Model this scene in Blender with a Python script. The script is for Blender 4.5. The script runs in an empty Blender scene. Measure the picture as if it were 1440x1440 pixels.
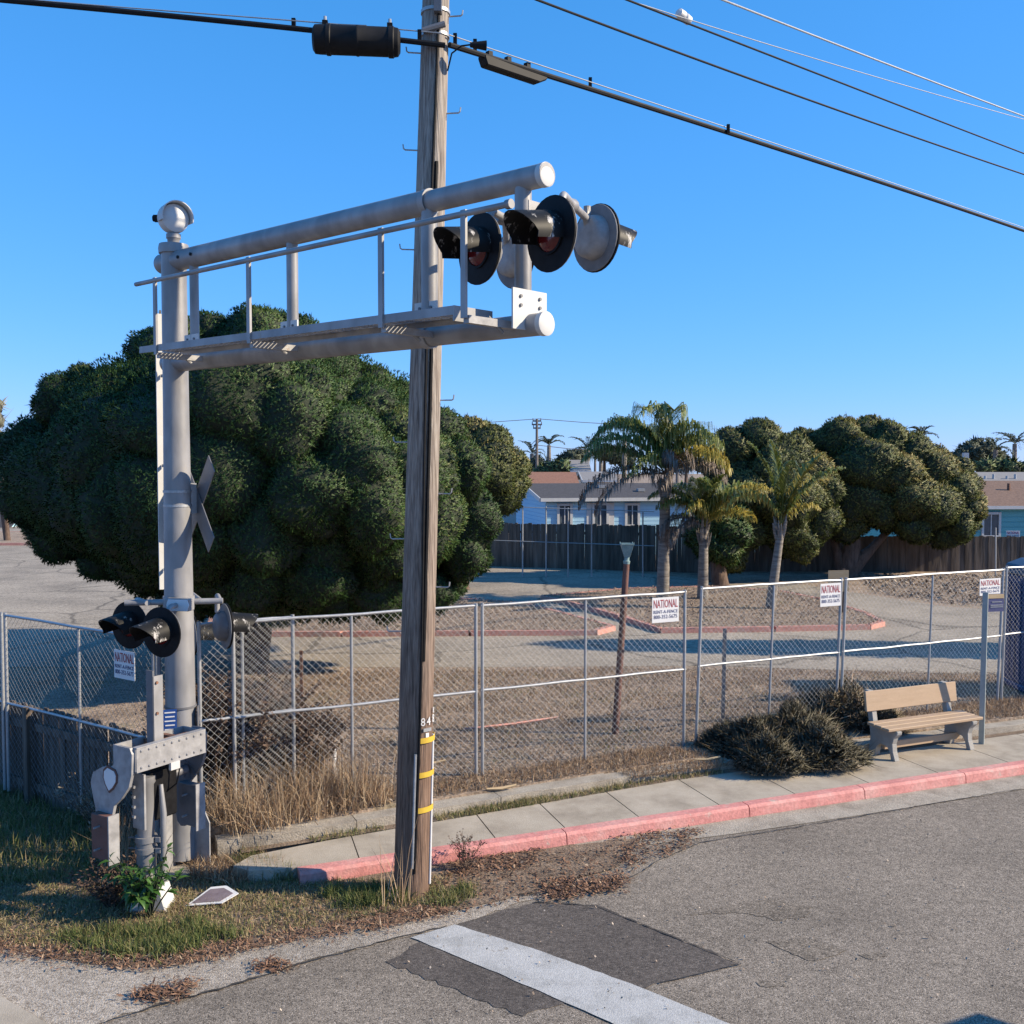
import bpy, math, random
import numpy as np
from mathutils import Vector, Matrix
R = math.radians
random.seed(7); rng = np.random.default_rng(11)
sc = bpy.context.scene
COL = sc.collection

# ------------------------------------------------------------------ camera
CAMH, F = 4.0, 1440.0
PITCH = math.atan(65.0/F)
cd = bpy.data.cameras.new('camera'); cam = bpy.data.objects.new('camera', cd); COL.objects.link(cam)
cam.location = (0, 0, CAMH); cam.rotation_euler = (math.pi/2-PITCH, 0, 0)
cd.sensor_fit = 'HORIZONTAL'; cd.angle = 2*math.atan(0.5); cd.clip_end = 3000; cd.clip_start = 0.05
sc.camera = cam
# ------------------------------------------------------------------ sky + sun
SUN_AZ, SUN_EL = 94.5, 29.0       # azimuth clockwise from +Y, elevation
w = bpy.data.worlds.new('World'); sc.world = w; w.use_nodes = True
nt = w.node_tree; nt.nodes.clear()
sky = nt.nodes.new('ShaderNodeTexSky'); sky.sky_type = 'NISHITA'; sky.sun_disc = False
sky.sun_elevation = R(SUN_EL); sky.sun_rotation = R(SUN_AZ); sky.altitude = 20
sky.air_density = 1.0; sky.dust_density = 0.0; sky.ozone_density = 6.0
sp0 = nt.nodes.new('ShaderNodeSeparateColor'); cb0 = nt.nodes.new('ShaderNodeCombineColor')      # deep blue autumn sky: one grade for the whole dome
nt.links.new(sky.outputs[0], sp0.inputs[0])
for ch_i, (gam, mul) in enumerate(((1.0, 0.60), (0.56, 1.76), (0.6, 2.85))):     # channel value ** gam * mul
    pw0 = nt.nodes.new('ShaderNodeMath'); pw0.operation = 'POWER'; pw0.inputs[1].default_value = gam
    ml0 = nt.nodes.new('ShaderNodeMath'); ml0.operation = 'MULTIPLY'; ml0.inputs[1].default_value = mul
    nt.links.new(sp0.outputs[ch_i], pw0.inputs[0]); nt.links.new(pw0.outputs[0], ml0.inputs[0]); nt.links.new(ml0.outputs[0], cb0.inputs[ch_i])
bg = nt.nodes.new('ShaderNodeBackground'); bg.inputs['Strength'].default_value = 0.088
out = nt.nodes.new('ShaderNodeOutputWorld')
nt.links.new(cb0.outputs[0], bg.inputs['Color']); nt.links.new(bg.outputs[0], out.inputs['Surface'])
sl = bpy.data.lights.new('sun', 'SUN'); sl.energy = 5.0; sl.angle = R(0.53); sl.color = (1.0, 0.85, 0.63)
sun = bpy.data.objects.new('sun', sl); COL.objects.link(sun)
sdir = Vector((math.sin(R(SUN_AZ))*math.cos(R(SUN_EL)), math.cos(R(SUN_AZ))*math.cos(R(SUN_EL)), math.sin(R(SUN_EL))))
sun.rotation_euler = sdir.to_track_quat('Z', 'Y').to_euler(); sun.location = (30, 5, 30)
vs = sc.view_settings; vs.view_transform = 'Standard'; vs.look = 'None'; vs.gamma = 1; vs.use_curve_mapping = False
vs.exposure = 0.75

# ------------------------------------------------------------------ helpers
_fw = Vector((0, math.cos(PITCH), -math.sin(PITCH))); _up = Vector((0, math.sin(PITCH), math.cos(PITCH)))
def ray(x, y): return _fw + Vector((1, 0, 0))*((x-720)/F) - _up*((y-720)/F)
def pz(x, y, z=0.0):
    d = ray(x, y); t = (z-CAMH)/d.z; return Vector((d.x*t, d.y*t, z))
def pd(x, y, Y):
    d = ray(x, y); t = Y/d.y; return Vector((d.x*t, Y, CAMH+d.z*t))
V3 = Vector
W = {}          # world origin of each object
def link(o, parent=None):
    COL.objects.link(o)
    if parent is not None: o.parent = parent
def tag(o, label=None, cat=None, group=None, kind=None):
    if label: o['label'] = label
    if cat: o['category'] = cat
    if group: o['group'] = group
    if kind: o['kind'] = kind
    return o
def thing(name, label, cat, loc, group=None):
    o = bpy.data.objects.new(name, None); o.empty_display_size = 0.2; COL.objects.link(o)
    o.location = loc; W[o.name] = Vector(loc); return tag(o, label, cat, group)
def frame(axis):
    a = Vector(axis).normalized(); t = Vector((0, 0, 1)) if abs(a.z) < 0.9 else Vector((1, 0, 0))
    b = a.cross(t).normalized(); c = a.cross(b).normalized(); return a, b, c
class MB:
    def __init__(s): s.v = []; s.f = []
    def add(s, v, f):
        n = len(s.v); s.v += [Vector(q) for q in v]; s.f += [tuple(i+n for i in q) for q in f]; return s
    def box(s, c, size, ax=None):
        c = Vector(c); h = [q/2 for q in size]
        ax = ax or (V3((1, 0, 0)), V3((0, 1, 0)), V3((0, 0, 1)))
        v = [c+ax[0]*(h[0]*i)+ax[1]*(h[1]*j)+ax[2]*(h[2]*k) for k in (-1, 1) for j in (-1, 1) for i in (-1, 1)]
        return s.add(v, [(0, 2, 3, 1), (4, 5, 7, 6), (0, 1, 5, 4), (2, 6, 7, 3), (0, 4, 6, 2), (1, 3, 7, 5)])
    def tube(s, p0, p1, r0, r1=None, n=12, cap=True):
        r1 = r0 if r1 is None else r1; p0 = Vector(p0); p1 = Vector(p1); a, b, c = frame(p1-p0)
        v = []
        for p, r in ((p0, r0), (p1, r1)):
            v += [p+(b*math.cos(2*math.pi*i/n)+c*math.sin(2*math.pi*i/n))*r for i in range(n)]
        f = [(i, (i+1) % n, n+(i+1) % n, n+i) for i in range(n)]
        if cap: f += [tuple(range(n))[::-1], tuple(range(n, 2*n))]
        return s.add(v, f)
    def path(s, pts, r, n=8, cap=True):
        pts = [Vector(p) for p in pts]; v = []; m = len(pts)
        a, b, c = frame(pts[1]-pts[0]); prev = a
        for i, p in enumerate(pts):
            t = (pts[min(i+1, m-1)]-pts[max(i-1, 0)]).normalized()
            b = (b - t*b.dot(t)).normalized(); c = t.cross(b)
            rr = r[i] if hasattr(r, '__len__') else r
            v += [p+(b*math.cos(2*math.pi*k/n)+c*math.sin(2*math.pi*k/n))*rr for k in range(n)]
        f = [(i*n+k, i*n+(k+1) % n, (i+1)*n+(k+1) % n, (i+1)*n+k) for i in range(m-1) for k in range(n)]
        if cap: f += [tuple(range(n))[::-1], tuple(range((m-1)*n, m*n))]
        return s.add(v, f)
    def lathe(s, o, axis, prof, n=20):
        """prof: (distance along axis, radius)"""
        o = Vector(o); a, b, c = frame(axis); v = []; m = len(prof)
        for h, r in prof:
            v += [o+a*h+(b*math.cos(2*math.pi*k/n)+c*math.sin(2*math.pi*k/n))*max(r, 1e-4) for k in range(n)]
        f = [(i*n+k, i*n+(k+1) % n, (i+1)*n+(k+1) % n, (i+1)*n+k) for i in range(m-1) for k in range(n)]
        f += [tuple(range(n))[::-1], tuple(range((m-1)*n, m*n))]
        return s.add(v, f)
    def prism(s, poly, o, ux, uy, uz, th):
        """2d outline in (ux, uy) extruded th along uz, centred"""
        o = Vector(o); n = len(poly)
        v = [o+ux*p[0]+uy*p[1]+uz*q for q in (-th/2, th/2) for p in poly]
        f = [tuple(range(n))[::-1], tuple(range(n, 2*n))]+[(i, (i+1) % n, n+(i+1) % n, n+i) for i in range(n)]
        return s.add(v, f)
    def build(s, name, mat, parent=None, smooth=False, origin=None, bevel=0):
        if parent is not None: o0 = W[parent.name]
        else:
            xs = [q.x for q in s.v]; ys = [q.y for q in s.v]; zs = [q.z for q in s.v]
            o0 = Vector(((min(xs)+max(xs))/2, (min(ys)+max(ys))/2, min(zs)))
        og = Vector(origin) if origin is not None else o0
        me = bpy.data.meshes.new(name); me.from_pydata([q-og for q in s.v], [], s.f); me.validate()
        import bmesh
        bm = bmesh.new(); bm.from_mesh(me); bmesh.ops.recalc_face_normals(bm, faces=bm.faces)
        if bevel: bmesh.ops.bevel(bm, geom=[e for e in bm.edges if e.is_manifold and e.calc_face_angle(0) > 0.6], offset=bevel, segments=1, affect='EDGES')
        bm.to_mesh(me); bm.free()
        me.materials.append(mat)
        if smooth:
            me.polygons.foreach_set('use_smooth', [True]*len(me.polygons))
            me.set_sharp_from_angle(angle=R(38))
        o = bpy.data.objects.new(name, me); link(o, parent)
        o.location = og-(W[parent.name] if parent is not None else Vector((0, 0, 0)))
        W[o.name] = og; return o
def copy_at(src, loc, parent=None, rot=None, scale=None, mat=None):
    o = src.copy(); link(o, parent); o.location = Vector(loc)-(W[parent.name] if parent is not None else V3((0, 0, 0)))
    W[o.name] = Vector(loc)
    if rot is not None: o.rotation_euler = rot
    if scale is not None: o.scale = scale
    return o
def np_mesh(name, V, Fa, mat, parent=None, rnd=None, smooth=False, origin=None, vn=None):
    V = np.asarray(V, np.float32); Fa = np.asarray(Fa, np.int32); k = Fa.shape[1]
    og = np.array(W[parent.name]) if parent is not None else np.array([(V[:, 0].min()+V[:, 0].max())/2, (V[:, 1].min()+V[:, 1].max())/2, V[:, 2].min()])
    me = bpy.data.meshes.new(name)
    me.vertices.add(len(V)); me.vertices.foreach_set('co', (V-og).astype(np.float32).ravel())
    me.loops.add(Fa.size); me.loops.foreach_set('vertex_index', Fa.ravel())
    me.polygons.add(len(Fa)); me.polygons.foreach_set('loop_start', np.arange(0, Fa.size, k, dtype=np.int32))
    me.update(calc_edges=True)
    if rnd is not None:
        at = me.attributes.new('rnd', 'FLOAT', 'POINT'); at.data.foreach_set('value', np.asarray(rnd, np.float32))
    if smooth or vn is not None: me.polygons.foreach_set('use_smooth', np.ones(len(Fa), bool))
    if vn is not None: me.normals_split_custom_set_from_vertices(vn.astype(np.float32))
    me.materials.append(mat)
    o = bpy.data.objects.new(name, me); link(o, parent)
    o.location = Vector(og)-(W[parent.name] if parent is not None else Vector((0, 0, 0))); W[o.name] = Vector(og)
    return o
def text_part(body, size, mat, parent, o, ux, uy, name='lettering', width=None, thick=0.0015, height=None):
    """flat raised letters, centred at o, baseline direction ux, up uy"""
    cu = bpy.data.curves.new('t', 'FONT'); cu.body = body; cu.size = size; cu.align_x = 'CENTER'; cu.align_y = 'CENTER'; cu.extrude = thick; cu.resolution_u = 2
    to = bpy.data.objects.new('t', cu); COL.objects.link(to)
    dg = bpy.context.evaluated_depsgraph_get(); me = bpy.data.meshes.new_from_object(to.evaluated_get(dg))
    bpy.data.objects.remove(to); bpy.data.curves.remove(cu)
    n = len(me.vertices); co = np.zeros(n*3, np.float32); me.vertices.foreach_get('co', co); co = co.reshape(-1, 3)
    if width: co[:, 0] *= width/max(1e-6, co[:, 0].max()-co[:, 0].min())
    if height: co[:, 1] *= height/max(1e-6, co[:, 1].max()-co[:, 1].min())
    uz = ux.cross(uy)
    Mx = np.array([list(ux), list(uy), list(uz)], np.float32)
    co = co@Mx + np.array(o, np.float32) - np.array(W[parent.name], np.float32)
    me.vertices.foreach_set('co', co.astype(np.float32).ravel()); me.update()
    me.name = name; me.materials.clear(); me.materials.append(mat)
    ob = bpy.data.objects.new(name, me); link(ob, parent); W[ob.name] = W[parent.name].copy(); return ob
def inpoly(P, poly):
    P = np.asarray(P); x, y = P[:, 0], P[:, 1]; ins = np.zeros(len(P), bool); n = len(poly); j = n-1
    for i in range(n):
        xi, yi = poly[i][0], poly[i][1]; xj, yj = poly[j][0], poly[j][1]
        c = ((yi > y) != (yj > y)) & (x < (xj-xi)*(y-yi)/((yj-yi) or 1e-9)+xi); ins ^= c; j = i
    return ins
def scatter(poly, n):
    p = np.array([[q[0], q[1]] for q in poly]); lo, hi = p.min(0), p.max(0); out = np.zeros((0, 2))
    while len(out) < n:
        c = lo+(hi-lo)*rng.random((n*2, 2)); out = np.vstack([out, c[inpoly(c, poly)]])
    return out[:n]
def rv(n): 
    v = rng.normal(size=(n, 3)); return v/np.linalg.norm(v, axis=1, keepdims=True)
def nrm(v): return v/np.maximum(np.linalg.norm(v, axis=-1, keepdims=True), 1e-9)

# ------------------------------------------------------------------ materials
AF = 0.80
def ramp(N, cols, pos=None, AF=1.0):
    r = N.new('ShaderNodeValToRGB'); e = r.color_ramp.elements
    k = len(cols); pos = pos or [i/(k-1) for i in range(k)]
    while len(e) < k: e.new(0.5)
    for i in range(k): e[i].position = pos[i]; e[i].color = (*[q*AF for q in cols[i]], 1)
    return r
def mat(name, cols, scale=6, stretch=(1, 1, 1), rough=0.7, metal=0.0, bump=0.0, bscale=None, pos=None, world=False,
        fine=None, rust=None, rustamt=0.58, attr=False, trans=0.0, spec=None, detail=6, band=None):
    m = bpy.data.materials.new(name); m.use_nodes = True; N = m.node_tree.nodes; L = m.node_tree.links
    b = N['Principled BSDF']; b.inputs['Roughness'].default_value = rough; b.inputs['Metallic'].default_value = metal
    if spec is not None: b.inputs['Specular IOR Level'].default_value = spec
    if world: src = N.new('ShaderNodeNewGeometry').outputs['Position']
    else: src = N.new('ShaderNodeTexCoord').outputs['Object']
    mp = N.new('ShaderNodeMapping'); mp.inputs['Scale'].default_value = stretch; L.new(src, mp.inputs['Vector'])
    nz = N.new('ShaderNodeTexNoise'); nz.inputs['Scale'].default_value = scale; nz.inputs['Detail'].default_value = detail; nz.inputs['Roughness'].default_value = 0.62
    L.new(mp.outputs[0], nz.inputs['Vector'])
    if attr:
        at = N.new('ShaderNodeAttribute'); at.attribute_name = 'rnd'; fac = at.outputs['Fac']
    else: fac = nz.outputs['Fac']
    rp = ramp(N, cols, pos if (pos or attr) else [0.3+0.4*i/(len(cols)-1) for i in range(len(cols))], AF); L.new(fac, rp.inputs[0]); colo = rp.outputs['Color']
    if fine:    # (scale, dark colour multiplier, light multiplier)
        n2 = N.new('ShaderNodeTexNoise'); n2.inputs['Scale'].default_value = fine[0]; n2.inputs['Detail'].default_value = 2; L.new(mp.outputs[0], n2.inputs['Vector'])
        r2 = ramp(N, [(fine[1],)*3, (fine[2],)*3], [0.36, 0.64]); L.new(n2.outputs['Fac'], r2.inputs[0])
        mx = N.new('ShaderNodeMix'); mx.data_type = 'RGBA'; mx.blend_type = 'MULTIPLY'; mx.inputs[0].default_value = 1
        L.new(colo, mx.inputs[6]); L.new(r2.outputs[0], mx.inputs[7]); colo = mx.outputs[2]
    if rust:
        n3 = N.new('ShaderNodeTexNoise'); n3.inputs['Scale'].default_value = scale*1.7; n3.inputs['Detail'].default_value = 8; n3.inputs['Roughness'].default_value = 0.7; L.new(mp.outputs[0], n3.inputs['Vector'])
        r3 = ramp(N, [(0, 0, 0), (1, 1, 1)], [rustamt, rustamt+0.08]); L.new(n3.outputs['Fac'], r3.inputs[0])
        mx = N.new('ShaderNodeMix'); mx.data_type = 'RGBA'; L.new(r3.outputs[0], mx.inputs[0]); L.new(colo, mx.inputs[6]); mx.inputs[7].default_value = (*rust, 1); colo = mx.outputs[2]
    L.new(colo, b.inputs['Base Color'])
    if bump:
        nb = N.new('ShaderNodeTexNoise'); nb.inputs['Scale'].default_value = bscale or scale*4; nb.inputs['Detail'].default_value = 4; L.new(mp.outputs[0], nb.inputs['Vector'])
        bu = N.new('ShaderNodeBump'); bu.inputs['Strength'].default_value = bump; bu.inputs['Distance'].default_value = 0.02
        L.new(nb.outputs['Fac'], bu.inputs['Height']); L.new(bu.outputs[0], b.inputs['Normal'])
    if trans:
        tr = N.new('ShaderNodeBsdfTranslucent'); L.new(colo, tr.inputs['Color']); ms = N.new('ShaderNodeMixShader'); ms.inputs[0].default_value = trans
        o = N['Material Output']; L.new(b.outputs[0], ms.inputs[1]); L.new(tr.outputs[0], ms.inputs[2]); L.new(ms.outputs[0], o.inputs['Surface'])
    return m
def speckle(name, base, dark, light, vscale, big=None, rough=0.9, bump=0.5, crack=None):
    """stone-chip surface: voronoi cells of different greys over slow stains"""
    m = bpy.data.materials.new(name); m.use_nodes = True; N = m.node_tree.nodes; L = m.node_tree.links
    b = N['Principled BSDF']; b.inputs['Roughness'].default_value = rough; b.inputs['Specular IOR Level'].default_value = 0.25
    P = N.new('ShaderNodeNewGeometry').outputs['Position']
    vo = N.new('ShaderNodeTexVoronoi'); vo.inputs['Scale'].default_value = vscale; L.new(P, vo.inputs['Vector'])
    sp = N.new('ShaderNodeSeparateColor'); L.new(vo.outputs['Color'], sp.inputs[0])
    rp = ramp(N, [dark, base, base, light], [0.05, 0.35, 0.7, 0.98], AF); L.new(sp.outputs[0], rp.inputs[0])
    nz = N.new('ShaderNodeTexNoise'); nz.inputs['Scale'].default_value = 0.55; nz.inputs['Detail'].default_value = 8; nz.inputs['Roughness'].default_value = 0.6; L.new(P, nz.inputs['Vector'])
    r2 = ramp(N, [(0.72,)*3, (0.95,)*3, (1.12,)*3], [0.32, 0.5, 0.68]); L.new(nz.outputs['Fac'], r2.inputs[0])
    mx = N.new('ShaderNodeMix'); mx.data_type = 'RGBA'; mx.blend_type = 'MULTIPLY'; mx.inputs[0].default_value = 1
    L.new(rp.outputs[0], mx.inputs[6]); L.new(r2.outputs[0], mx.inputs[7]); colo = mx.outputs[2]
    n4 = N.new('ShaderNodeTexNoise'); n4.inputs['Scale'].default_value = 11; n4.inputs['Detail'].default_value = 5; L.new(P, n4.inputs['Vector'])
    r4 = ramp(N, [(0.85,)*3, (1.1,)*3], [0.35, 0.65]); L.new(n4.outputs['Fac'], r4.inputs[0])
    mx4 = N.new('ShaderNodeMix'); mx4.data_type = 'RGBA'; mx4.blend_type = 'MULTIPLY'; mx4.inputs[0].default_value = 1
    L.new(colo, mx4.inputs[6]); L.new(r4.outputs[0], mx4.inputs[7]); colo = mx4.outputs[2]
    if crack:
        nw = N.new('ShaderNodeTexNoise'); nw.inputs['Scale'].default_value = 1.3; nw.inputs['Detail'].default_value = 4; L.new(P, nw.inputs['Vector'])
        mxv = N.new('ShaderNodeMix'); mxv.data_type = 'RGBA'; mxv.inputs[0].default_value = 0.35; L.new(P, mxv.inputs[6]); L.new(nw.outputs['Color'], mxv.inputs[7])
        vc = N.new('ShaderNodeTexVoronoi'); vc.feature = 'DISTANCE_TO_EDGE'; vc.inputs['Scale'].default_value = crack; L.new(mxv.outputs[2], vc.inputs['Vector'])
        r5 = ramp(N, [(0.35,)*3, (1, 1, 1)], [0.004, 0.014]); L.new(vc.outputs['Distance'], r5.inputs[0])
        mx5 = N.new('ShaderNodeMix'); mx5.data_type = 'RGBA'; mx5.blend_type = 'MULTIPLY'; mx5.inputs[0].default_value = 0.7
        L.new(colo, mx5.inputs[6]); L.new(r5.outputs[0], mx5.inputs[7]); colo = mx5.outputs[2]
    L.new(colo, b.inputs['Base Color'])
    bu = N.new('ShaderNodeBump'); bu.inputs['Strength'].default_value = bump; bu.inputs['Distance'].default_value = 0.012
    L.new(vo.outputs['Distance'], bu.inputs['Height']); bu.invert = True; L.new(bu.outputs[0], b.inputs['Normal'])
    return m
M = {}
M['asphalt'] = speckle('asphalt', (0.275, 0.235, 0.192), (0.095, 0.08, 0.067), (0.49, 0.425, 0.355), 115, bump=0.35)
M['asphalt_dark'] = speckle('asphalt_dark', (0.128, 0.11, 0.098), (0.072, 0.063, 0.057), (0.21, 0.185, 0.165), 85, bump=0.3)
M['asphalt_mid'] = speckle('asphalt_mid', (0.225, 0.19, 0.152), (0.07, 0.06, 0.05), (0.45, 0.385, 0.315), 105, bump=0.35)
M['tar'] = mat('tar', [(0.03, 0.027, 0.025), (0.06, 0.055, 0.05)], 20, rough=0.8, world=True)
M['driveway'] = speckle('driveway', (0.40, 0.345, 0.275), (0.22, 0.19, 0.155), (0.5, 0.44, 0.36), 40, bump=0.2, crack=0.35)
M['path'] = speckle('path', (0.44, 0.385, 0.32), (0.24, 0.2, 0.165), (0.58, 0.52, 0.45), 70, bump=0.45)
M['concrete'] = mat('concrete', [(0.32, 0.27, 0.21), (0.45, 0.39, 0.31), (0.53, 0.465, 0.38)], 2.2, rough=0.9, bump=0.25, bscale=120, world=True, fine=(160, 0.86, 1.08))
M['concrete_old'] = mat('concrete_old', [(0.28, 0.24, 0.19), (0.42, 0.37, 0.305), (0.5, 0.45, 0.375)], 3.5, rough=0.95, bump=0.5, bscale=60, world=True, fine=(90, 0.7, 1.12))
M['red_kerb'] = mat('red_kerb', [(0.55, 0.21, 0.19), (0.70, 0.29, 0.26), (0.70, 0.38, 0.34)], 2.5, rough=0.75, bump=0.3, bscale=50, world=True, fine=(28, 0.85, 1.06), rust=(0.42, 0.34, 0.29), rustamt=0.60)
M['pink_kerb'] = mat('pink_kerb', [(0.55, 0.27, 0.22), (0.68, 0.33, 0.27), (0.5, 0.36, 0.3)], 1.8, rough=0.9, bump=0.3, bscale=40, world=True, fine=(30, 0.8, 1.1))
M['white_line'] = mat('white_line', [(0.38, 0.38, 0.37), (0.52, 0.52, 0.51), (0.58, 0.58, 0.57)], 3, rough=0.75, bump=0.3, bscale=90, world=True, fine=(60, 0.85, 1.05), rust=(0.24, 0.215, 0.18), rustamt=0.60)
M['soil'] = mat('soil', [(0.12, 0.082, 0.056), (0.23, 0.165, 0.115), (0.33, 0.245, 0.175)], 5, rough=1, bump=0.9, bscale=40, world=True, fine=(55, 0.6, 1.25))
M['dry_lawn'] = mat('dry_lawn', [(0.19, 0.135, 0.095), (0.31, 0.23, 0.165), (0.40, 0.30, 0.22), (0.25, 0.205, 0.12)], 1.2, rough=1, bump=0.9, bscale=30, world=True, fine=(22, 0.55, 1.3))
M['galv'] = mat('galvanised', [(0.40, 0.41, 0.42), (0.52, 0.53, 0.54)], 12, rough=0.42, metal=0.45, fine=(60, 0.9, 1.05))
M['wire'] = mat('fence_wire', [(0.42, 0.43, 0.44), (0.55, 0.55, 0.55)], 12, rough=0.5, metal=0.35)
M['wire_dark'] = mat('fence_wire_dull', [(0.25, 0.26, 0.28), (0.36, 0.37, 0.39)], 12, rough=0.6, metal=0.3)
M['silver'] = mat('silver_paint', [(0.27, 0.265, 0.27), (0.335, 0.33, 0.335), (0.385, 0.38, 0.38)], 3, rough=0.45, metal=0.12, bump=0.05, bscale=30, fine=(5, 0.76, 1.08), rust=(0.24, 0.205, 0.175), rustamt=0.64, stretch=(1, 1, 0.45))
M['silver_dirty'] = mat('silver_paint_dirty', [(0.27, 0.265, 0.27), (0.37, 0.365, 0.37), (0.44, 0.435, 0.435)], 6, rough=0.5, metal=0.1, bump=0.1, fine=(14, 0.88, 1.05), rust=(0.22, 0.15, 0.11), rustamt=0.66)
M['grey_steel'] = mat('grey_steel', [(0.14, 0.14, 0.15), (0.21, 0.21, 0.225)], 5, rough=0.5, metal=0.2, rust=(0.2, 0.13, 0.1), rustamt=0.68)
M['grey_back'] = mat('weathered_grey', [(0.16, 0.165, 0.18), (0.24, 0.245, 0.26)], 9, rough=0.7, rust=(0.1, 0.09, 0.085), rustamt=0.64)
M['rust'] = mat('rust', [(0.13, 0.065, 0.045), (0.25, 0.12, 0.075), (0.34, 0.18, 0.11)], 7, rough=0.9, bump=0.5, fine=(40, 0.7, 1.2))
M['rust_brown'] = mat('rust_brown_paint', [(0.12, 0.058, 0.045), (0.20, 0.092, 0.07)], 4, rough=0.75, bump=0.3, rust=(0.1, 0.07, 0.06), rustamt=0.62)
M['black'] = mat('black_paint', [(0.006, 0.006, 0.007), (0.014, 0.014, 0.016)], 6, rough=0.6, fine=(20, 0.8, 1.2), spec=0.15)
M['black_worn'] = mat('black_worn', [(0.008, 0.008, 0.009), (0.02, 0.02, 0.02)], 7, rough=0.5, spec=0.2, rust=(0.5, 0.48, 0.46), rustamt=0.58, stretch=(1, 1, 0.4))
M['rubber'] = mat('black_cable', [(0.008, 0.008, 0.009), (0.017, 0.017, 0.019)], 9, rough=0.6, spec=0.2)
M['lens'] = mat('red_lens', [(0.10, 0.006, 0.008), (0.17, 0.012, 0.014)], 12, rough=0.18)
M['white'] = mat('white_paint', [(0.58, 0.58, 0.57), (0.68, 0.68, 0.67)], 6, rough=0.55)
M['sign_white'] = mat('sign_white', [(0.76, 0.76, 0.76), (0.82, 0.82, 0.82)], 6, rough=0.5)
M['sign_red'] = mat('sign_red', [(0.36, 0.03, 0.035), (0.42, 0.05, 0.05)], 20, rough=0.6)
M['sign_blue'] = mat('sign_blue', [(0.05, 0.06, 0.16), (0.08, 0.09, 0.22)], 20, rough=0.6)
M['ens_blue'] = mat('ens_blue', [(0.015, 0.06, 0.25), (0.02, 0.08, 0.3)], 20, rough=0.5)
M['pole_wood'] = mat('pole_wood', [(0.14, 0.11, 0.092), (0.28, 0.235, 0.20), (0.41, 0.36, 0.31), (0.47, 0.425, 0.38)], 9, stretch=(5, 5, 0.22), rough=0.9, bump=0.7, bscale=16, fine=(22, 0.75, 1.12))
M['pole_brown'] = mat('pole_wood_brown', [(0.055, 0.03, 0.022), (0.12, 0.066, 0.045), (0.18, 0.105, 0.075)], 9, stretch=(5, 5, 0.22), rough=0.85, bump=0.7, bscale=16, fine=(22, 0.75, 1.12))
M['yellow'] = mat('yellow_tape', [(0.60, 0.38, 0.03), (0.72, 0.48, 0.05)], 12, rough=0.6)
M['fence_wood'] = mat('fence_wood', [(0.075, 0.055, 0.042), (0.15, 0.115, 0.09), (0.22, 0.175, 0.14)], 4, stretch=(4, 4, 0.3), rough=0.95, bump=0.4, world=True, fine=(3, 0.7, 1.2))
M['fence_wood_far'] = mat('fence_wood_far', [(0.07, 0.054, 0.042), (0.135, 0.105, 0.083), (0.20, 0.16, 0.128)], 2.2, stretch=(3, 3, 0.3), rough=0.95, bump=0.3, world=True, fine=(2, 0.7, 1.25))
M['bench_tan'] = mat('bench_tan', [(0.46, 0.32, 0.20), (0.53, 0.375, 0.245)], 3, stretch=(1, 1, 6), rough=0.6, fine=(30, 0.95, 1.04))
M['bench_leg'] = mat('bench_leg', [(0.36, 0.34, 0.31), (0.46, 0.44, 0.40)], 8, rough=0.85, bump=0.3, bscale=80)
M['post_green'] = mat('post_grey_green', [(0.30, 0.35, 0.35), (0.40, 0.45, 0.45)], 8, rough=0.5, metal=0.3)
M['plywood'] = mat('plywood', [(0.50, 0.36, 0.20), (0.60, 0.45, 0.27)], 4, stretch=(1, 1, 4), rough=0.8)
M['patina'] = mat('patina', [(0.16, 0.26, 0.26), (0.30, 0.40, 0.38)], 10, rough=0.5)
M['glass_lamp'] = mat('lamp_glass', [(0.45, 0.5, 0.5), (0.62, 0.66, 0.65)], 10, rough=0.25)
M['toilet_blue'] = mat('toilet_blue', [(0.005, 0.04, 0.13), (0.008, 0.055, 0.17)], 5, rough=0.5)
M['toilet_roof'] = mat('toilet_roof', [(0.05, 0.07, 0.11), (0.08, 0.11, 0.16)], 5, rough=0.45)
M['blue_wall'] = mat('blue_wall', [(0.42, 0.72, 0.92), (0.47, 0.76, 0.95)], 1, rough=0.75)
M['teal_wall'] = mat('teal_wall', [(0.13, 0.43, 0.47), (0.16, 0.48, 0.52)], 1, rough=0.75)
M['cream_wall'] = mat('cream_wall', [(0.55, 0.50, 0.42), (0.62, 0.57, 0.49)], 1, rough=0.8)
M['roof_grey'] = mat('roof_grey', [(0.05, 0.048, 0.052), (0.085, 0.08, 0.085)], 8, rough=0.9, fine=(14, 0.8, 1.15))
M['roof_brown'] = mat('roof_brown', [(0.17, 0.105, 0.078), (0.24, 0.15, 0.11)], 6, rough=0.95, fine=(14, 0.8, 1.15))
M['roof_red'] = mat('roof_red', [(0.26, 0.12, 0.075), (0.34, 0.165, 0.10)], 6, rough=0.95, fine=(14, 0.8, 1.15))
M['roof_pale'] = mat('roof_pale', [(0.24, 0.23, 0.225), (0.30, 0.29, 0.285)], 6, rough=0.9)
M['pane'] = mat('window_pane', [(0.06, 0.08, 0.10), (0.12, 0.15, 0.18)], 3, rough=0.12)
M['bark'] = mat('bark', [(0.06, 0.038, 0.028), (0.13, 0.085, 0.062), (0.19, 0.13, 0.1)], 6, stretch=(2, 2, 0.5), rough=0.95, bump=0.9, bscale=14)
M['palm_bark'] = mat('palm_bark', [(0.12, 0.10, 0.088), (0.25, 0.22, 0.19), (0.36, 0.325, 0.29)], 3, stretch=(1, 1, 7), rough=0.95, bump=0.6, bscale=9)
M['far_pole'] = mat('far_pole', [(0.16, 0.14, 0.13), (0.22, 0.2, 0.18)], 3, rough=0.9)
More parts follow.
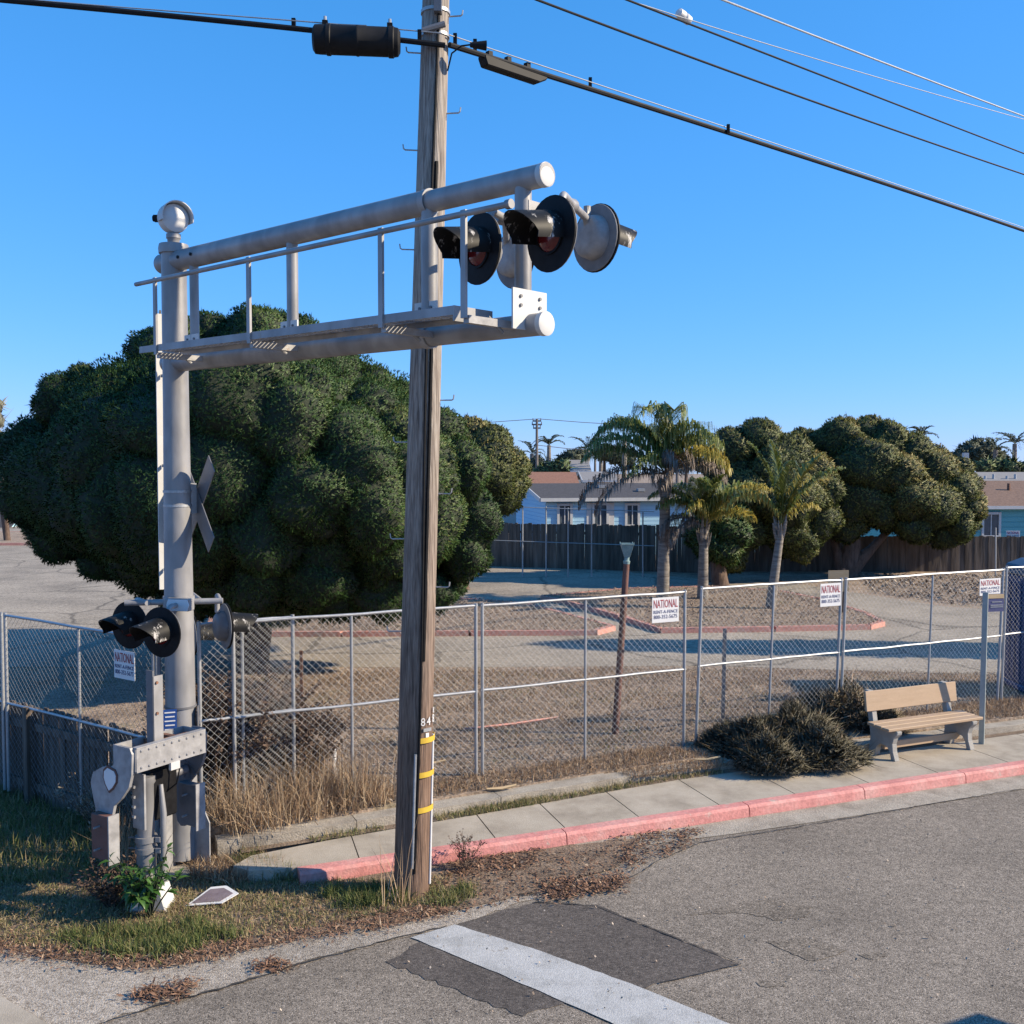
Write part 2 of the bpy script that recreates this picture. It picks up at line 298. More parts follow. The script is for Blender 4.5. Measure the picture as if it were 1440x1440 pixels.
# foliage: 'rnd' is a per-leaf shade
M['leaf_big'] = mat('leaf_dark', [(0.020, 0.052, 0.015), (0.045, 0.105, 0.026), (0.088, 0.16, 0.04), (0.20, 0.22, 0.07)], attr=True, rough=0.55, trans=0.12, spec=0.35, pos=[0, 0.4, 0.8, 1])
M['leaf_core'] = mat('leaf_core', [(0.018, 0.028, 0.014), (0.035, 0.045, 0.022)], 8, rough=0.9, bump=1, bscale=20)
M['leaf_back'] = mat('leaf_olive', [(0.045, 0.07, 0.022), (0.10, 0.135, 0.04), (0.18, 0.195, 0.06), (0.34, 0.265, 0.1)], attr=True, rough=0.55, trans=0.12, spec=0.35, pos=[0, 0.4, 0.75, 1])
M['leaf_far'] = mat('leaf_far', [(0.045, 0.068, 0.052), (0.08, 0.105, 0.07), (0.12, 0.14, 0.08)], attr=True, rough=0.7, pos=[0, 0.5, 1])
M['leaf_fargreen'] = mat('leaf_fargreen', [(0.05, 0.09, 0.03), (0.10, 0.15, 0.05), (0.16, 0.18, 0.06)], attr=True, rough=0.7, pos=[0, 0.5, 1])
M['leaf_pale'] = mat('leaf_pale', [(0.12, 0.12, 0.08), (0.22, 0.21, 0.15), (0.33, 0.32, 0.26)], attr=True, rough=0.7, pos=[0, 0.5, 1])
M['juniper'] = mat('juniper', [(0.06, 0.056, 0.038), (0.13, 0.12, 0.08), (0.215, 0.19, 0.13), (0.36, 0.27, 0.195)], attr=True, rough=0.7, pos=[0, 0.45, 0.85, 1])
M['twig'] = mat('twig', [(0.07, 0.042, 0.03), (0.12, 0.075, 0.055), (0.19, 0.13, 0.09)], attr=True, rough=0.9, pos=[0, 0.5, 1])
M['straw'] = mat('straw', [(0.22, 0.13, 0.08), (0.40, 0.275, 0.17), (0.56, 0.42, 0.27), (0.66, 0.53, 0.36)], attr=True, rough=0.85, trans=0.2, pos=[0, 0.4, 0.8, 1])
M['chaff'] = mat('chaff', [(0.09, 0.062, 0.047), (0.235, 0.175, 0.13), (0.39, 0.305, 0.235), (0.58, 0.49, 0.40)], attr=True, rough=0.95, pos=[0, 0.35, 0.8, 1])
M['litter'] = mat('litter', [(0.09, 0.048, 0.032), (0.21, 0.11, 0.065), (0.33, 0.19, 0.115), (0.5, 0.37, 0.25)], attr=True, rough=0.9, pos=[0, 0.4, 0.85, 1])
M['grass'] = mat('grass', [(0.10, 0.15, 0.035), (0.18, 0.20, 0.06), (0.32, 0.265, 0.12), (0.5, 0.385, 0.23)], attr=True, rough=0.7, trans=0.25, pos=[0, 0.35, 0.6, 1])
M['leaf_bright'] = mat('leaf_bright', [(0.03, 0.085, 0.018), (0.06, 0.15, 0.03), (0.11, 0.22, 0.05)], attr=True, rough=0.35, trans=0.25, pos=[0, 0.5, 1])
M['frond_green'] = mat('frond_green', [(0.07, 0.11, 0.03), (0.17, 0.23, 0.055), (0.33, 0.36, 0.12), (0.5, 0.5, 0.25)], attr=True, rough=0.4, trans=0.35, pos=[0, 0.4, 0.75, 1])
M['frond_yellow'] = mat('frond_yellow', [(0.14, 0.16, 0.035), (0.38, 0.32, 0.06), (0.6, 0.46, 0.1)], attr=True, rough=0.5, trans=0.25, pos=[0, 0.45, 1])
M['frond_dead'] = mat('frond_dead', [(0.12, 0.095, 0.08), (0.24, 0.195, 0.165), (0.36, 0.30, 0.26)], attr=True, rough=0.85, trans=0.1, pos=[0, 0.5, 1])
M['paper'] = mat('fallen_sign_face', [(0.17, 0.13, 0.15), (0.26, 0.21, 0.23)], 14, rough=0.6)

# ------------------------------------------------------------------ ground plan
UP = V3((0, 0, 1))
K0 = pz(430, 1245); D = (pz(1440, 1089)-K0); D.z = 0; D.normalize(); NN = V3((-D.y, D.x, 0))
def S(s, t, z=0): 
    p = K0+D*s+NN*t; p.z = z; return p
def tb(s): return min(0.72+0.09*max(s, 0), 1.15)
LOT = 0.25
CORN = pz(272, 1152, LOT)                        # corner of the fenced lot behind the signal mast
LDIR = (pd(0, 863, 12.2)-pd(175, 895, 10.75)); LDIR.z = 0; LDIR.normalize()
def sheet(name, pts, mat, z=None, kind='structure', skirt=0.0, parent=None):
    m = MB(); v = [V3((p[0], p[1], p[2] if z is None else z)) for p in pts]; n = len(v); m.v = v; m.f = [tuple(range(n))]
    if skirt:
        m.v = v+[q-UP*skirt for q in v]; m.f += [(i, (i+1) % n, n+(i+1) % n, n+i) for i in range(n)]
    o = m.build(name, mat, parent)
    if kind and parent is None: tag(o, kind=kind)
    return o
def rough_edge(pts, amp, step=0.12):
    out = []
    for i in range(len(pts)):
        a, b = V3(pts[i]), V3(pts[(i+1) % len(pts)]); L = (b-a).length; k = max(1, int(L/step)) if L < 14 else 1
        for j in range(k):
            p = a.lerp(b, j/k); out.append(V3((p.x+random.uniform(-amp, amp), p.y+random.uniform(-amp, amp), p.z)))
    return out

tag(sheet('road', [(-400, -60, 0), (400, -60, 0), (400, 500, 0), (-400, 500, 0)], M['asphalt']), 'speckled grey asphalt road across the foreground', 'road')
# lot
front = [S(s, tb(s)+0.36, LOT) for s in (-0.55, 0.5, 2, 4, 6, 9, 14, 30, 200)]
lot_poly = [CORN]+front+[V3((420, 480, LOT)), V3((-420, 480, LOT)), CORN+LDIR*300]
for p in lot_poly: p.z = LOT
tag(sheet('lot_ground', lot_poly, M['dry_lawn'], skirt=0.24), 'dry brown ground of the fenced lot', 'ground')
# driveway inside the lot
dv = [(-700, 938), (0, 938), (700, 938), (1000, 936), (1250, 945), (1440, 950), (1900, 950), (1900, 862), (1440, 860), (1330, 853), (1220, 836), (1130, 822), (1000, 816), (850, 801), (700, 790), (600, 785), (420, 768), (200, 745), (0, 738), (-700, 738)]
tag(sheet('driveway', [pz(x, y, LOT+0.006) for x, y in dv], M['driveway']), 'pale cracked asphalt driveway inside the lot', 'driveway')
# verge soil at left
verge = [pz(-260, 1325, .012), pz(0, 1332, .012), pz(110, 1352, .012), pz(200, 1362, .012), pz(300, 1345, .012), pz(420, 1318, .012), pz(520, 1305, .012), pz(600, 1290, .012), pz(700, 1268, .012), pz(790, 1240, .012),
         pz(860, 1222, .012), S(3.6, -.12, .012), S(2.4, -0.012, .012), S(.0, -0.012, .012), S(-.55, .1, .012), S(-.62, .5, .012), S(-.6, 1.05, .012), CORN-UP*(LOT-.012)-LDIR*0.05, CORN+LDIR*22-UP*(LOT-.012)]
tag(sheet('verge_soil', rough_edge(verge, 0.03), M['soil']), 'bare brown soil verge round the signal mast', 'soil')
# pale worn pavement lower left
pp = [(-300, 1322), (0, 1328), (120, 1345), (210, 1352), (330, 1325), (520, 1285), (700, 1255), (760, 1262), (640, 1300), (560, 1318), (430, 1352), (330, 1385), (240, 1408), (150, 1436), (60, 1470), (-300, 1560)]
tag(sheet('worn_pavement', rough_edge([pz(x, y, .005) for x, y in pp], 0.035, 0.1), M['path']), 'pale worn pavement at the road edge', 'pavement')
# concrete crossing panel in the bottom left corner
m = MB(); cc = [pz(x, y, 0) for x, y in ((-80, 1352), (0, 1405), (75, 1450), (160, 1510), (-60, 1600), (-200, 1450))]
m.v = [V3((p.x, p.y, .03)) for p in cc]+[V3((p.x, p.y, -.02)) for p in cc]; m.f = [tuple(range(6))]+[(i, (i+1) % 6, 6+(i+1) % 6, 6+i) for i in range(6)]
tag(m.build('crossing_panel', M['concrete']), 'smooth concrete track panel in the bottom left corner', 'crossing panel', kind='structure')
# dark patch + stop line
def strip_seam(o, label): return tag(o, label, 'patch', kind='structure')
tag(sheet('asphalt_patch', rough_edge([pz(x, y, .004) for x, y in ((542, 1352), (590, 1325), (640, 1300), (752, 1268), (838, 1273), (935, 1312), (1042, 1355), (905, 1387), (800, 1410), (735, 1428), (640, 1392))], .024, .07), M['asphalt_dark']), 'smooth dark asphalt patch under the white stop line', 'patch')
for k, pts in enumerate((((965, 1286), (1030, 1273), (1085, 1263), (1140, 1275), (1135, 1290), (1090, 1293), (1040, 1283)), ((1075, 1325), (1130, 1318), (1190, 1337), (1140, 1352)), ((1208, 1341), (1235, 1338), (1247, 1344), (1225, 1350)), ((1065, 1380), (1100, 1378), (1105, 1386), (1070, 1387)))):
    lab = ('long faint worn mark on the asphalt beyond the dark patch', 'squarish faint dark mark on the asphalt right of the patch', 'small oval stain right of the squarish mark', 'small dark stain below the squarish mark')[k]
    tag(sheet('road_stain', rough_edge([pz(x, y, .004) for x, y in pts], .02, .05), M['asphalt_mid']), lab, 'stain')
tag(sheet('stop_line', rough_edge([pz(x, y, .009) for x, y in ((578, 1318), (640, 1300), (760, 1337), (900, 1388), (1040, 1445), (1250, 1540), (1090, 1570), (860, 1438), (700, 1368))], .005, .08), M['white_line']), 'wide worn white stop line painted across the road', 'road marking')
# tar seams and cracks
def seam(pts, w_, label, z=.011, amp=.012):
    P = []
    for (x0, y0), (x1, y1) in zip(pts[:-1], pts[1:]):
        a, b = pz(x0, y0, z), pz(x1, y1, z); k = max(2, int((b-a).length/.06))
        P += [a.lerp(b, i/k)+V3((random.uniform(-amp, amp), random.uniform(-amp, amp), 0)) for i in range(k)]
    m = MB(); n = len(P)
    for i, p in enumerate(P):
        t = (P[min(i+1, n-1)]-P[max(i-1, 0)]).normalized(); q = V3((-t.y, t.x, 0))*(w_*random.uniform(.3, 1)); m.v += [p-q, p+q]
    m.f = [(2*i, 2*i+2, 2*i+3, 2*i+1) for i in range(n-1)]
    tag(m.build('pavement_seam', M['tar']), label, 'seam', kind='structure')
seam([(150, 1436), (240, 1408), (330, 1384), (430, 1352), (560, 1318), (640, 1300)], .014, 'ragged crack between pale pavement and road')
seam([(752, 1268), (838, 1273), (935, 1312), (1042, 1355)], .010, 'dark tar seam on the far edge of the patch', amp=.005)
seam([(1042, 1355), (975, 1371), (918, 1384)], .007, 'dark seam on the near edge of the patch', amp=.005)
seam([(700, 1262), (800, 1250), (890, 1232), (930, 1208), (985, 1184), (1100, 1166), (1440, 1108)], .008, 'crack along the outer edge of the gutter')
# gutter, kerb, sidewalk slabs
gut = MB()
tag(sheet('gutter', [S(2.6, -.02, .006), S(5, -.02, .006), S(9, -.02, .006), S(40, -.02, .006), S(40, -.5, .006), S(9, -.46, .006), S(6, -.44, .006), S(4.6, -.40, .006), S(3.4, -.32, .006)], M['concrete_old']), 'worn concrete gutter between red kerb and asphalt', 'gutter')
kroot = thing('red_kerb', 'red painted concrete kerb along the sidewalk edge', 'kerb', S(0, 0)); kroot['kind'] = 'structure'
KP = [(-.012, 0), (.0, .10), (.028, .128), (.15, .131), (.15, 0)]
edges = [-.06, 1.55, 2.75, 5.05, 6.7, 8.3, 9.9, 12.9, 15.9, 21, 30, 45]
for a, b in zip(edges[:-1], edges[1:]):
    MB().prism(KP, S((a+b)/2, 0), NN, UP, D, b-a-.012).build('kerb_stone', M['red_kerb'], kroot)
wroot = thing('sidewalk', 'pale concrete sidewalk behind the red kerb', 'sidewalk', S(0, .5)); wroot['kind'] = 'structure'
def slab(pts): 
    m = MB(); n = len(pts); m.v = [V3((p.x, p.y, .128)) for p in pts]+[V3((p.x, p.y, -.02)) for p in pts]
    m.f = [tuple(range(n))]+[(i, (i+1) % n, n+(i+1) % n, n+i) for i in range(n)]
    return m.build('slab', M['concrete'], wroot)
slab([S(-.06, .156), S(.55, .156), S(.62, tb(.6)), S(.1, tb(.1)-.02), S(-.42, .62), S(-.62, .42), S(-.5, .25), S(-.28, .17)])
e2 = [.556, 1.2, 2.0, 2.8, 3.7, 4.75, 5.8, 6.9, 8.0, 9.2, 10.4, 11.6, 12.8, 14, 16, 19, 24, 32, 45]
for a, b in zip(e2[:-1], e2[1:]): slab([S(a+.007, .156), S(b-.007, .156), S(b+.06, tb(b)), S(a+.075, tb(a))])
# old concrete edging strip behind the sidewalk
eroot = thing('concrete_edging', 'old rough concrete edging along the lot front', 'edging', S(0, 1)); eroot['kind'] = 'structure'
for a, b in ((-.72, .712), (.72, 2.422), (2.43, 3.922), (3.93, 5.622), (5.63, 7.422), (7.43, 9.322), (9.33, 13), (13.03, 20), (20.03, 40)):
    m = MB(); k = 6; pts = [S(a+(b-a)*i/k, tb(a+(b-a)*i/k)+.13+random.uniform(-.01, .01)) for i in range(k+1)]+[S(b-(b-a)*i/k, tb(b-(b-a)*i/k)+.36) for i in range(k+1)]
    n = len(pts); m.v = [V3((p.x, p.y, .225+random.uniform(-.008, .008))) for p in pts]+[V3((p.x, p.y, 0)) for p in pts]
    m.f = [tuple(range(n))]+[(i, (i+1) % n, n+(i+1) % n, n+i) for i in range(n)]; m.build('edging_block', M['concrete_old'], eroot)
tag(sheet('planting_strip', [S(s, tb(s)+.002, .13) for s in (-.5, 1, 3, 5, 8, 20, 40)]+[S(s, tb(s)+.128, .13) for s in (40, 20, 8, 5, 3, 1, -.5)], M['soil']), 'thin soil strip between sidewalk and edging', 'soil')
# islands in the driveway with red kerbs
def island(pts, label, height=.12):
    root = thing('driveway_island', label, 'traffic island', pz(*pts[0], LOT)); root['kind'] = 'structure'
    P = [pz(x, y, LOT) for x, y in pts]; n = len(P); c = sum(P, V3((0, 0, 0)))/n
    ins = [p+(c-p).normalized()*.16 for p in P]
    m = MB(); m.v = [V3((p.x, p.y, LOT+height-.01)) for p in ins]; m.f = [tuple(range(n))]; m.build('island_soil', M['dry_lawn'], root)
    for i in range(n):
        a, b, a2, b2 = P[i], P[(i+1) % n], ins[i], ins[(i+1) % n]
        k = max(1, int((b-a).length/2.0))
        for j in range(k):
            q = [a.lerp(b, (j+.01)/k), a.lerp(b, (j+.99)/k), a2.lerp(b2, (j+.99)/k), a2.lerp(b2, (j+.01)/k)]
            h = LOT+height; m = MB(); m.v = [V3((p.x, p.y, h)) for p in q]+[V3((p.x, p.y, LOT)) for p in q]
            m.f = [(0, 1, 2, 3)]+[(x, (x+1) % 4, 4+(x+1) % 4, 4+x) for x in range(4)]; m.build('kerb_stone', M['pink_kerb'], root)
    return P
islW = island([(290, 896), (480, 896), (840, 894), (866, 887), (800, 869), (740, 853), (640, 846), (400, 844), (300, 846)], 'long island with faded red kerb behind the big round tree')
islE = island([(928, 891), (1090, 889), (1225, 886), (1245, 881), (1222, 868), (1160, 848), (1100, 836), (1000, 829), (880, 832), (760, 843), (800, 852), (870, 872)], 'island with faded red kerb where the three palms stand')
islL = island([(-120, 768), (48, 767), (56, 758), (30, 750), (-120, 750)], 'far red kerbed planter at the left edge')

# ------------------------------------------------------------------ railroad signal mast with cantilever
MX = pz(257, 1215, 0); MX = V3((MX.x, MX.y, 0))
END = pd(770, 245, 6.86)
U = V3((END.x-MX.x, END.y-MX.y, 0)); ARM = U.length; U.normalize(); VV = V3((-U.y, U.x, 0))      # arm direction and its left-hand normal (away from camera)
if VV.y < 0: VV = -VV
ZT = pd(250, 368, MX.y).z; ZTe = END.z; ZB = pd(250, 510, MX.y).z; ZBe = pd(770, 455, 6.86).z
def arm(t, off=0, top=True, dz=0):
    z = (ZT+(ZTe-ZT)*t) if top else (ZB+(ZBe-ZB)*t)
    p = MX+U*(ARM*t)+VV*off; return V3((p.x, p.y, z+dz))
def t_at(x):                       # where along the arm a column of the picture falls
    k = (x-720)/F; return (k*MX.y-MX.x)/((END.x-MX.x)-k*(END.y-MX.y))
g = thing('railroad_signal', 'silver railroad crossing signal mast with cantilever arm of red flashers', 'signal', MX)
zc = pd(243, 350, MX.y).z
mast = MB().lathe(MX, UP, [(.08, .155), (1.0, .150), (2.6, .140), (zc-1.6, .124), (zc-.03, .12)], 28).build('mast', M['silver'], g, True)
MB().lathe(MX+UP*(zc-.05), UP, [(0, .142), (.05, .146), (.09, .138), (.10, .055), (.14, .06), (.15, .07), (.19, .07), (.2, .05), (.24, .05)], 24).build('mast_cap', M['silver'], g, True)
# bell
bc = MX+UP*(pd(243, 308, MX.y).z); bn = V3((.62, -.78, 0)).normalized()
bell = MB().lathe(bc-bn*.1, bn, [(0, .08), (.02, .115), (.05, .138), (.11, .142), (.16, .135), (.18, .10), (.195, .02)], 28).build('bell', M['white'], g, True)
hd = MB(); bs = bn.cross(UP).normalized(); k = 14
pv = []
for i in range(k+1):
    a = R(-15)+R(210)*i/k
    for h, r in ((-.02, .143), (.13, .149), (.13, .158), (-.02, .152)): pv.append(bc+bn*h+(bs*math.cos(a)+UP*math.sin(a))*r)
hd.add(pv, [(i*4+j, i*4+(j+1) % 4, (i+1)*4+(j+1) % 4, (i+1)*4+j) for i in range(k) for j in range(4)]+[(0, 1, 2, 3), tuple(k*4+q for q in (3, 2, 1, 0))])
hd.build('bell_hood', M['white'], bell, True)
MB().box(bc-bs*.0+V3((-.15, -.02, 0)), (.06, .06, .06)).tube(bc+V3((-.19, -.02, 0)), bc+V3((-.175, -.02, 0)), .03).build('bell_knob', M['black'], bell)
# arm tubes in two sections
tj = t_at(608)
MB().tube(arm(-.045, 0), arm(tj, 0), .098, .090, 24).build('upper_arm_tube', M['silver'], g, True)
MB().tube(arm(tj-.02, 0), arm(1.0, 0), .080, .078, 24).build('upper_arm_tube', M['silver'], g, True)
MB().tube(arm(-.03, 0, False), arm(tj, 0, False), .092, .086, 24).build('lower_arm_tube', M['silver'], g, True)
MB().tube(arm(tj-.02, 0, False), arm(.99, 0, False), .078, .076, 24).build('lower_arm_tube', M['silver'], g, True)
for top in (True, False):
    MB().lathe(arm(.995, 0, top), U, [(-.02, .081), (.02, .081), (.024, .07), (.026, .02)], 24).build('end_cap', M['white'], g, True)
    cl = MB().tube(arm(tj-.012, 0, top), arm(tj, 0, top), .095, .095, 24); cl.build('joint_collar', M['silver_dirty'], g, True)
for q in (.052, .1):
    for top in (True,):
        MB().tube(arm(q, -.085, top), arm(q, -.108, top), .016, .016, 8).build('bolt', M['black'], g)
# vertical members + gusset plates with bolts
for x, r in ((277, .043), (414, .05), (605, .06), (752, .058)):
    t = t_at(x); tt = min(t, .955)
    MB().tube(arm(tt, 0, False, .05), arm(tt, 0, True, -.05), r, r, 16).build('vertical_post', M['silver'], g, True)
    p = arm(tt, -.035, False, .17)
    pl = MB().prism([(-.12, -.075), (.12, -.075), (.12, .075), (-.12, .075)] if x != 752 else [(-.17, -.17), (.17, -.17), (.17, .1), (-.17, .1)], p if x != 752 else arm(tt, -.02, False, .13)+U*.075, VV if x == 752 else U, UP, U if x == 752 else VV, .014).build('gusset_plate', M['white'], g)
    for a in (-.06, .06):
        for b in (-.03, .03):
            ctr = (arm(tt, -.02, False, .13)+U*.075+VV*(a*1.6)+UP*(b+.02)) if x == 752 else p+U*a+UP*b
            nn = U if x == 752 else -VV
            MB().tube(ctr+nn*.006, ctr+nn*.018, .012, .012, 6).build('bolt', M['grey_steel'], pl)
# service walkway with grating, brackets and handrail
wo = -.36                               # centre of the walkway, camera side of the arm
t0, t1 = t_at(196), .93
t0 = min((abs(720+F*(arm(q, wo-.17).x/arm(q, wo-.17).y)-200), q) for q in np.linspace(-.2, .3, 900))[1]
wk = MB()
for o_ in (-.17, .17):
    wk.box((arm(t0, wo+o_, False, .06)+arm(t1, wo+o_, False, .06))/2, (ARM*(t1-t0), .012, .06), ((arm(t1, 0, False)-arm(t0, 0, False)).normalized(), VV, UP))
walk = wk.build('walkway_stringer', M['silver'], g)
gr = MB(); nb = 46
for i in range(nb+1):
    t = t0+(t1-t0)*i/nb; gr.tube(arm(t, wo-.165, False, .075), arm(t, wo+.165, False, .075), .006, .006, 4)
for o_ in np.linspace(-.15, .15, 9):
    gr.box((arm(t0, wo+o_, False, .08)+arm(t1, wo+o_, False, .08))/2, (ARM*(t1-t0), .006, .022), ((arm(t1, 0, False)-arm(t0, 0, False)).normalized(), VV, UP))
gg = gr.build('walkway_grating', M['silver_dirty'], g); gg['kind'] = 'stuff'
MB().box(arm(t1, wo, False, .04), (.012, .36, .1), (U, VV, UP)).build('walkway_end_plate', M['silver'], g)
ho = wo-.18
def hz(t): return pd(0, 0, 1).z
def on_arm(x, off):
    return min((abs(720+F*(arm(q, off).x/arm(q, off).y)-x), q) for q in np.linspace(-.3, 1.1, 1400))[1]
ta_, tb_ = on_arm(196, ho), on_arm(716, ho)
hr0 = arm(ta_, ho); hr0.z = pd(196, 400, hr0.y).z; hr1 = arm(tb_, ho); hr1.z = pd(716, 287, hr1.y).z
MB().tube(hr0, hr1, .02, .02, 10).build('handrail', M['silver'], g, True)
MB().tube(hr1-U*.02, hr1+U*.02, .03, .03, 10).build('rail_end', M['silver'], g, True)
for x in (222, 353, 537, 685):
    t = t_at(x)+ (.0); 
    # solve for the column on the handrail line
    best = min((abs(720+F*(arm(q, ho).x/arm(q, ho).y)-x), q) for q in np.linspace(-.06, .95, 400)); t = best[1]
    ax = (U, VV, UP)
    za = arm(t, ho, False, .0).z; zb = (hr0+(hr1-hr0)*((t-ta_)/(tb_-ta_))).z+.025
    c = arm(t, ho, False); c.z = (za+zb)/2
    MB().box(c, (.045, .02, zb-za), ax).build('stanchion', M['silver'], g)
    m = MB(); m.box(arm(t, wo+.09, False, -.005), (.05, .5, .05), ax); m.build('walkway_bracket', M['silver_dirty'], g)
    MB().tube(arm(t, ho+.22, False, .03), arm(t, ho+.36, False, -.06), .014, .014, 8).build('bracket_brace', M['silver'], g)
# ladder up the far side of the mast
lad = MB(); ld0 = MX+V3((-.215, .21, 0)); ldd = V3((-.33, .95, 0))
for q in (0, .36): MB().box(ld0+ldd*q+UP*(2.75+zc-.6)/2, (.10, .012, zc-.6-2.75), (V3((.75, .66, 0)), V3((-.66, .75, 0)), UP)).build('ladder_rail', M['white'], g)
for i in range(11):
    z = 2.85+i*.27; MB().tube(ld0+UP*z, ld0+ldd*.36+UP*z, .012, .012, 6).build('ladder_rung', M['silver'], g)
for z in (2.95, 4.0, 4.9): MB().box(MX+(ld0-MX)*.6+UP*z, (.03, .2, .03), (V3((1, 0, 0)), (ld0-MX).normalized(), UP)).build('ladder_bracket', M['silver'], g)
# flashing lights
def flasher(c, face, pipe_from, red=True, d=.48, worn=False):
    f = V3(face).normalized(); sd = f.cross(UP).normalized()
    bg_ = MB().lathe(c, f, [(-.012, d/2-.012), (-.004, d/2), (.006, d/2), (.008, d/2-.01)], 32).build('signal_background', M['black'], g, True)
    MB().lathe(c, f, [(-.115, .05), (-.11, .12), (-.085, .148), (-.03, .158), (-.012, .16)], 24).build('lamp_housing', M['silver_dirty'] if worn else M['grey_steel'], bg_, True)
    MB().lathe(c, f, [(-.022, d/2-.05), (-.02, d/2-.008), (-.013, d/2-.006)], 32).build('background_back', M['grey_back'], bg_, True)
    MB().lathe(c, f, [(.006, .115), (.014, .115), (.03, .10), (.042, .06), (.046, .01)], 24).build('red_lens', M['lens'], bg_, True)
    rg = MB(); rg.lathe(c, f, [(.008, .132), (.02, .132), (.02, .116), (.008, .116)], 24).build('lens_rim', M['black'], bg_, True)
    # hood: a half pipe that gets narrower below
    k = 14; L = .34; v = []; fc = []
    for i in range(k+1):
        a = R(-18)+R(216)*i/k; ex = L*(.62+.38*math.sin(max(0, min(math.pi, a))))
        for h, r in ((.006, .148), (ex, .14), (ex, .135), (.006, .143)): v.append(c+f*h-UP*(.04*h/L)+(sd*math.cos(a)+UP*math.sin(a))*r)
    fc = [(i*4+j, i*4+(j+1) % 4, (i+1)*4+(j+1) % 4, (i+1)*4+j) for i in range(k) for j in range(4)]+[(0, 1, 2, 3), tuple(k*4+q for q in (3, 2, 1, 0))]
    MB().add(v, fc).build('hood', M['black_worn'], bg_, True)
    # elbow pipe to the junction
    e = c-f*.09+UP*.15; p = V3(pipe_from); pt = V3((e.x, e.y, p.z))
    pts = [e, e+UP*.06] ; 
    top = pt; d2 = (p-top); dl = d2.length
    if dl > .02:
        dd = d2.normalized()
        for i in range(6):
            a = math.pi/2*i/5; pts.append(top-UP*.06+UP*(.06*math.sin(a))+dd*(.06*(1-math.cos(a))))
        pts.append(p)
    else: pts.append(p)
    MB().path(pts, .026, 10).build('conduit_elbow', M['silver_dirty'], bg_, True)
    return bg_
fa = V3((math.cos(R(-143)), math.sin(R(-143)), 0))
def disc_at(x, y, hpx, d=.48): return pd(x, y, d*F/hpx)
for (x, y, h, ff, wn, dd_) in ((775, 329, 100, fa, True, .455), (674, 350, 94, fa, True, .455), (839, 335, 98, -fa, True, .5), (725, 362, 88, -fa, True, .49)):
    c = disc_at(x, y, h, dd_); top = V3((c.x, c.y, c.z+.31))
    jn = arm(.955, .10, True, 0); jn.z = pd(770, 288, 6.9).z
    # junction on the cross pipe nearest to this lamp
    sgn = 1 if x in (775, 839) else -1
    jp = arm(.96, .12, True)+U*(.30*sgn); jp.z = jn.z
    flasher(c, ff, jp, worn=wn)
jn = arm(.955, .12, True); jn.z = pd(770, 288, 6.9).z
MB().tube(jn-U*.33, jn+U*.33, .03, .03, 12).build('cross_pipe', M['silver'], g, True)
for s_ in (-1, 1): MB().lathe(jn+U*(.3*s_)-VV*.07, VV, [(0, .035), (.02, .045), (.12, .045), (.14, .035)], 12).build('junction_box', M['silver'], g, True)
MB().box(jn-VV*.06, (.12, .14, .1), (U, VV, UP)).build('pipe_clamp', M['silver'], g)
# lower pair on the mast
fm = V3((math.cos(R(-116)), math.sin(R(-116)), 0)); fb = V3((math.cos(R(33)), math.sin(R(33)), 0))
zj = pd(255, 846, MX.y).z; jm = V3((MX.x, MX.y, zj))
for (x, y, h, ff, jx) in ((227, 889, 68, fm, .1), (182, 879, 64, fm, -.3), (318, 880, 66, fb, .42), (270, 892, 62, fb, .2)):
    c = disc_at(x, y, h, .455 if x in (182, 227) else .49); jp = jm+V3((jx*.9, -.12 if ff is fm else .1, 0)); jp.z = zj+.0
    flasher(c, ff, jp)
MB().tube(jm+V3((-.50, -.10, 0)), jm+V3((.42, .06, 0)), .03, .03, 10).build('cross_pipe', M['silver_dirty'], g, True)
jb = MB().box(jm+V3((.07, -.2, 0)), (.26, .12, .12), (V3((.97, -.2, 0)), V3((.2, .97, 0)), UP)).build('junction_box', M['silver'], g, bevel=.008)
MB().prism([(-.1, -.055), (.1, -.055), (.12, 0), (.1, .055), (-.1, .055), (-.12, 0)], jm+V3((.075, -.268, .0)), V3((.97, -.2, 0)), UP, V3((.2, .97, 0)), .012).build('cover_plate', M['sign_white'], jb)
MB().lathe(jm-UP*.06, UP, [(0, .152), (.12, .152)], 24).build('mast_clamp', M['silver'], g, True)
# crossbuck seen from behind
cbn = V3((math.cos(R(37)), math.sin(R(37)), 0)); cbh = V3((-cbn.y, cbn.x, 0)); cbc = MX+cbn*.19; cbc.z = pd(283, 708, MX.y).z
cb = None
for sgn, off in ((1, 0.0), (-1, .014)):
    ax = (cbh*sgn+UP).normalized(); ay = cbn.cross(ax)
    o = MB().box(cbc+cbn*off, (1.12, .22, .008), (ax, ay, cbn)).build('crossbuck_blade', M['grey_steel'], g)
for dz in (.12, -.02): MB().lathe(MX+UP*(cbc.z+dz-.012), UP, [(0, .137), (.024, .137)], 24).build('sign_band', M['galv'], g, True)
MB().box(MX+cbn*.155+UP*(cbc.z+.05), (.06, .05, .3), (cbn, cbh, UP)).build('sign_bracket', M['galv'], g)
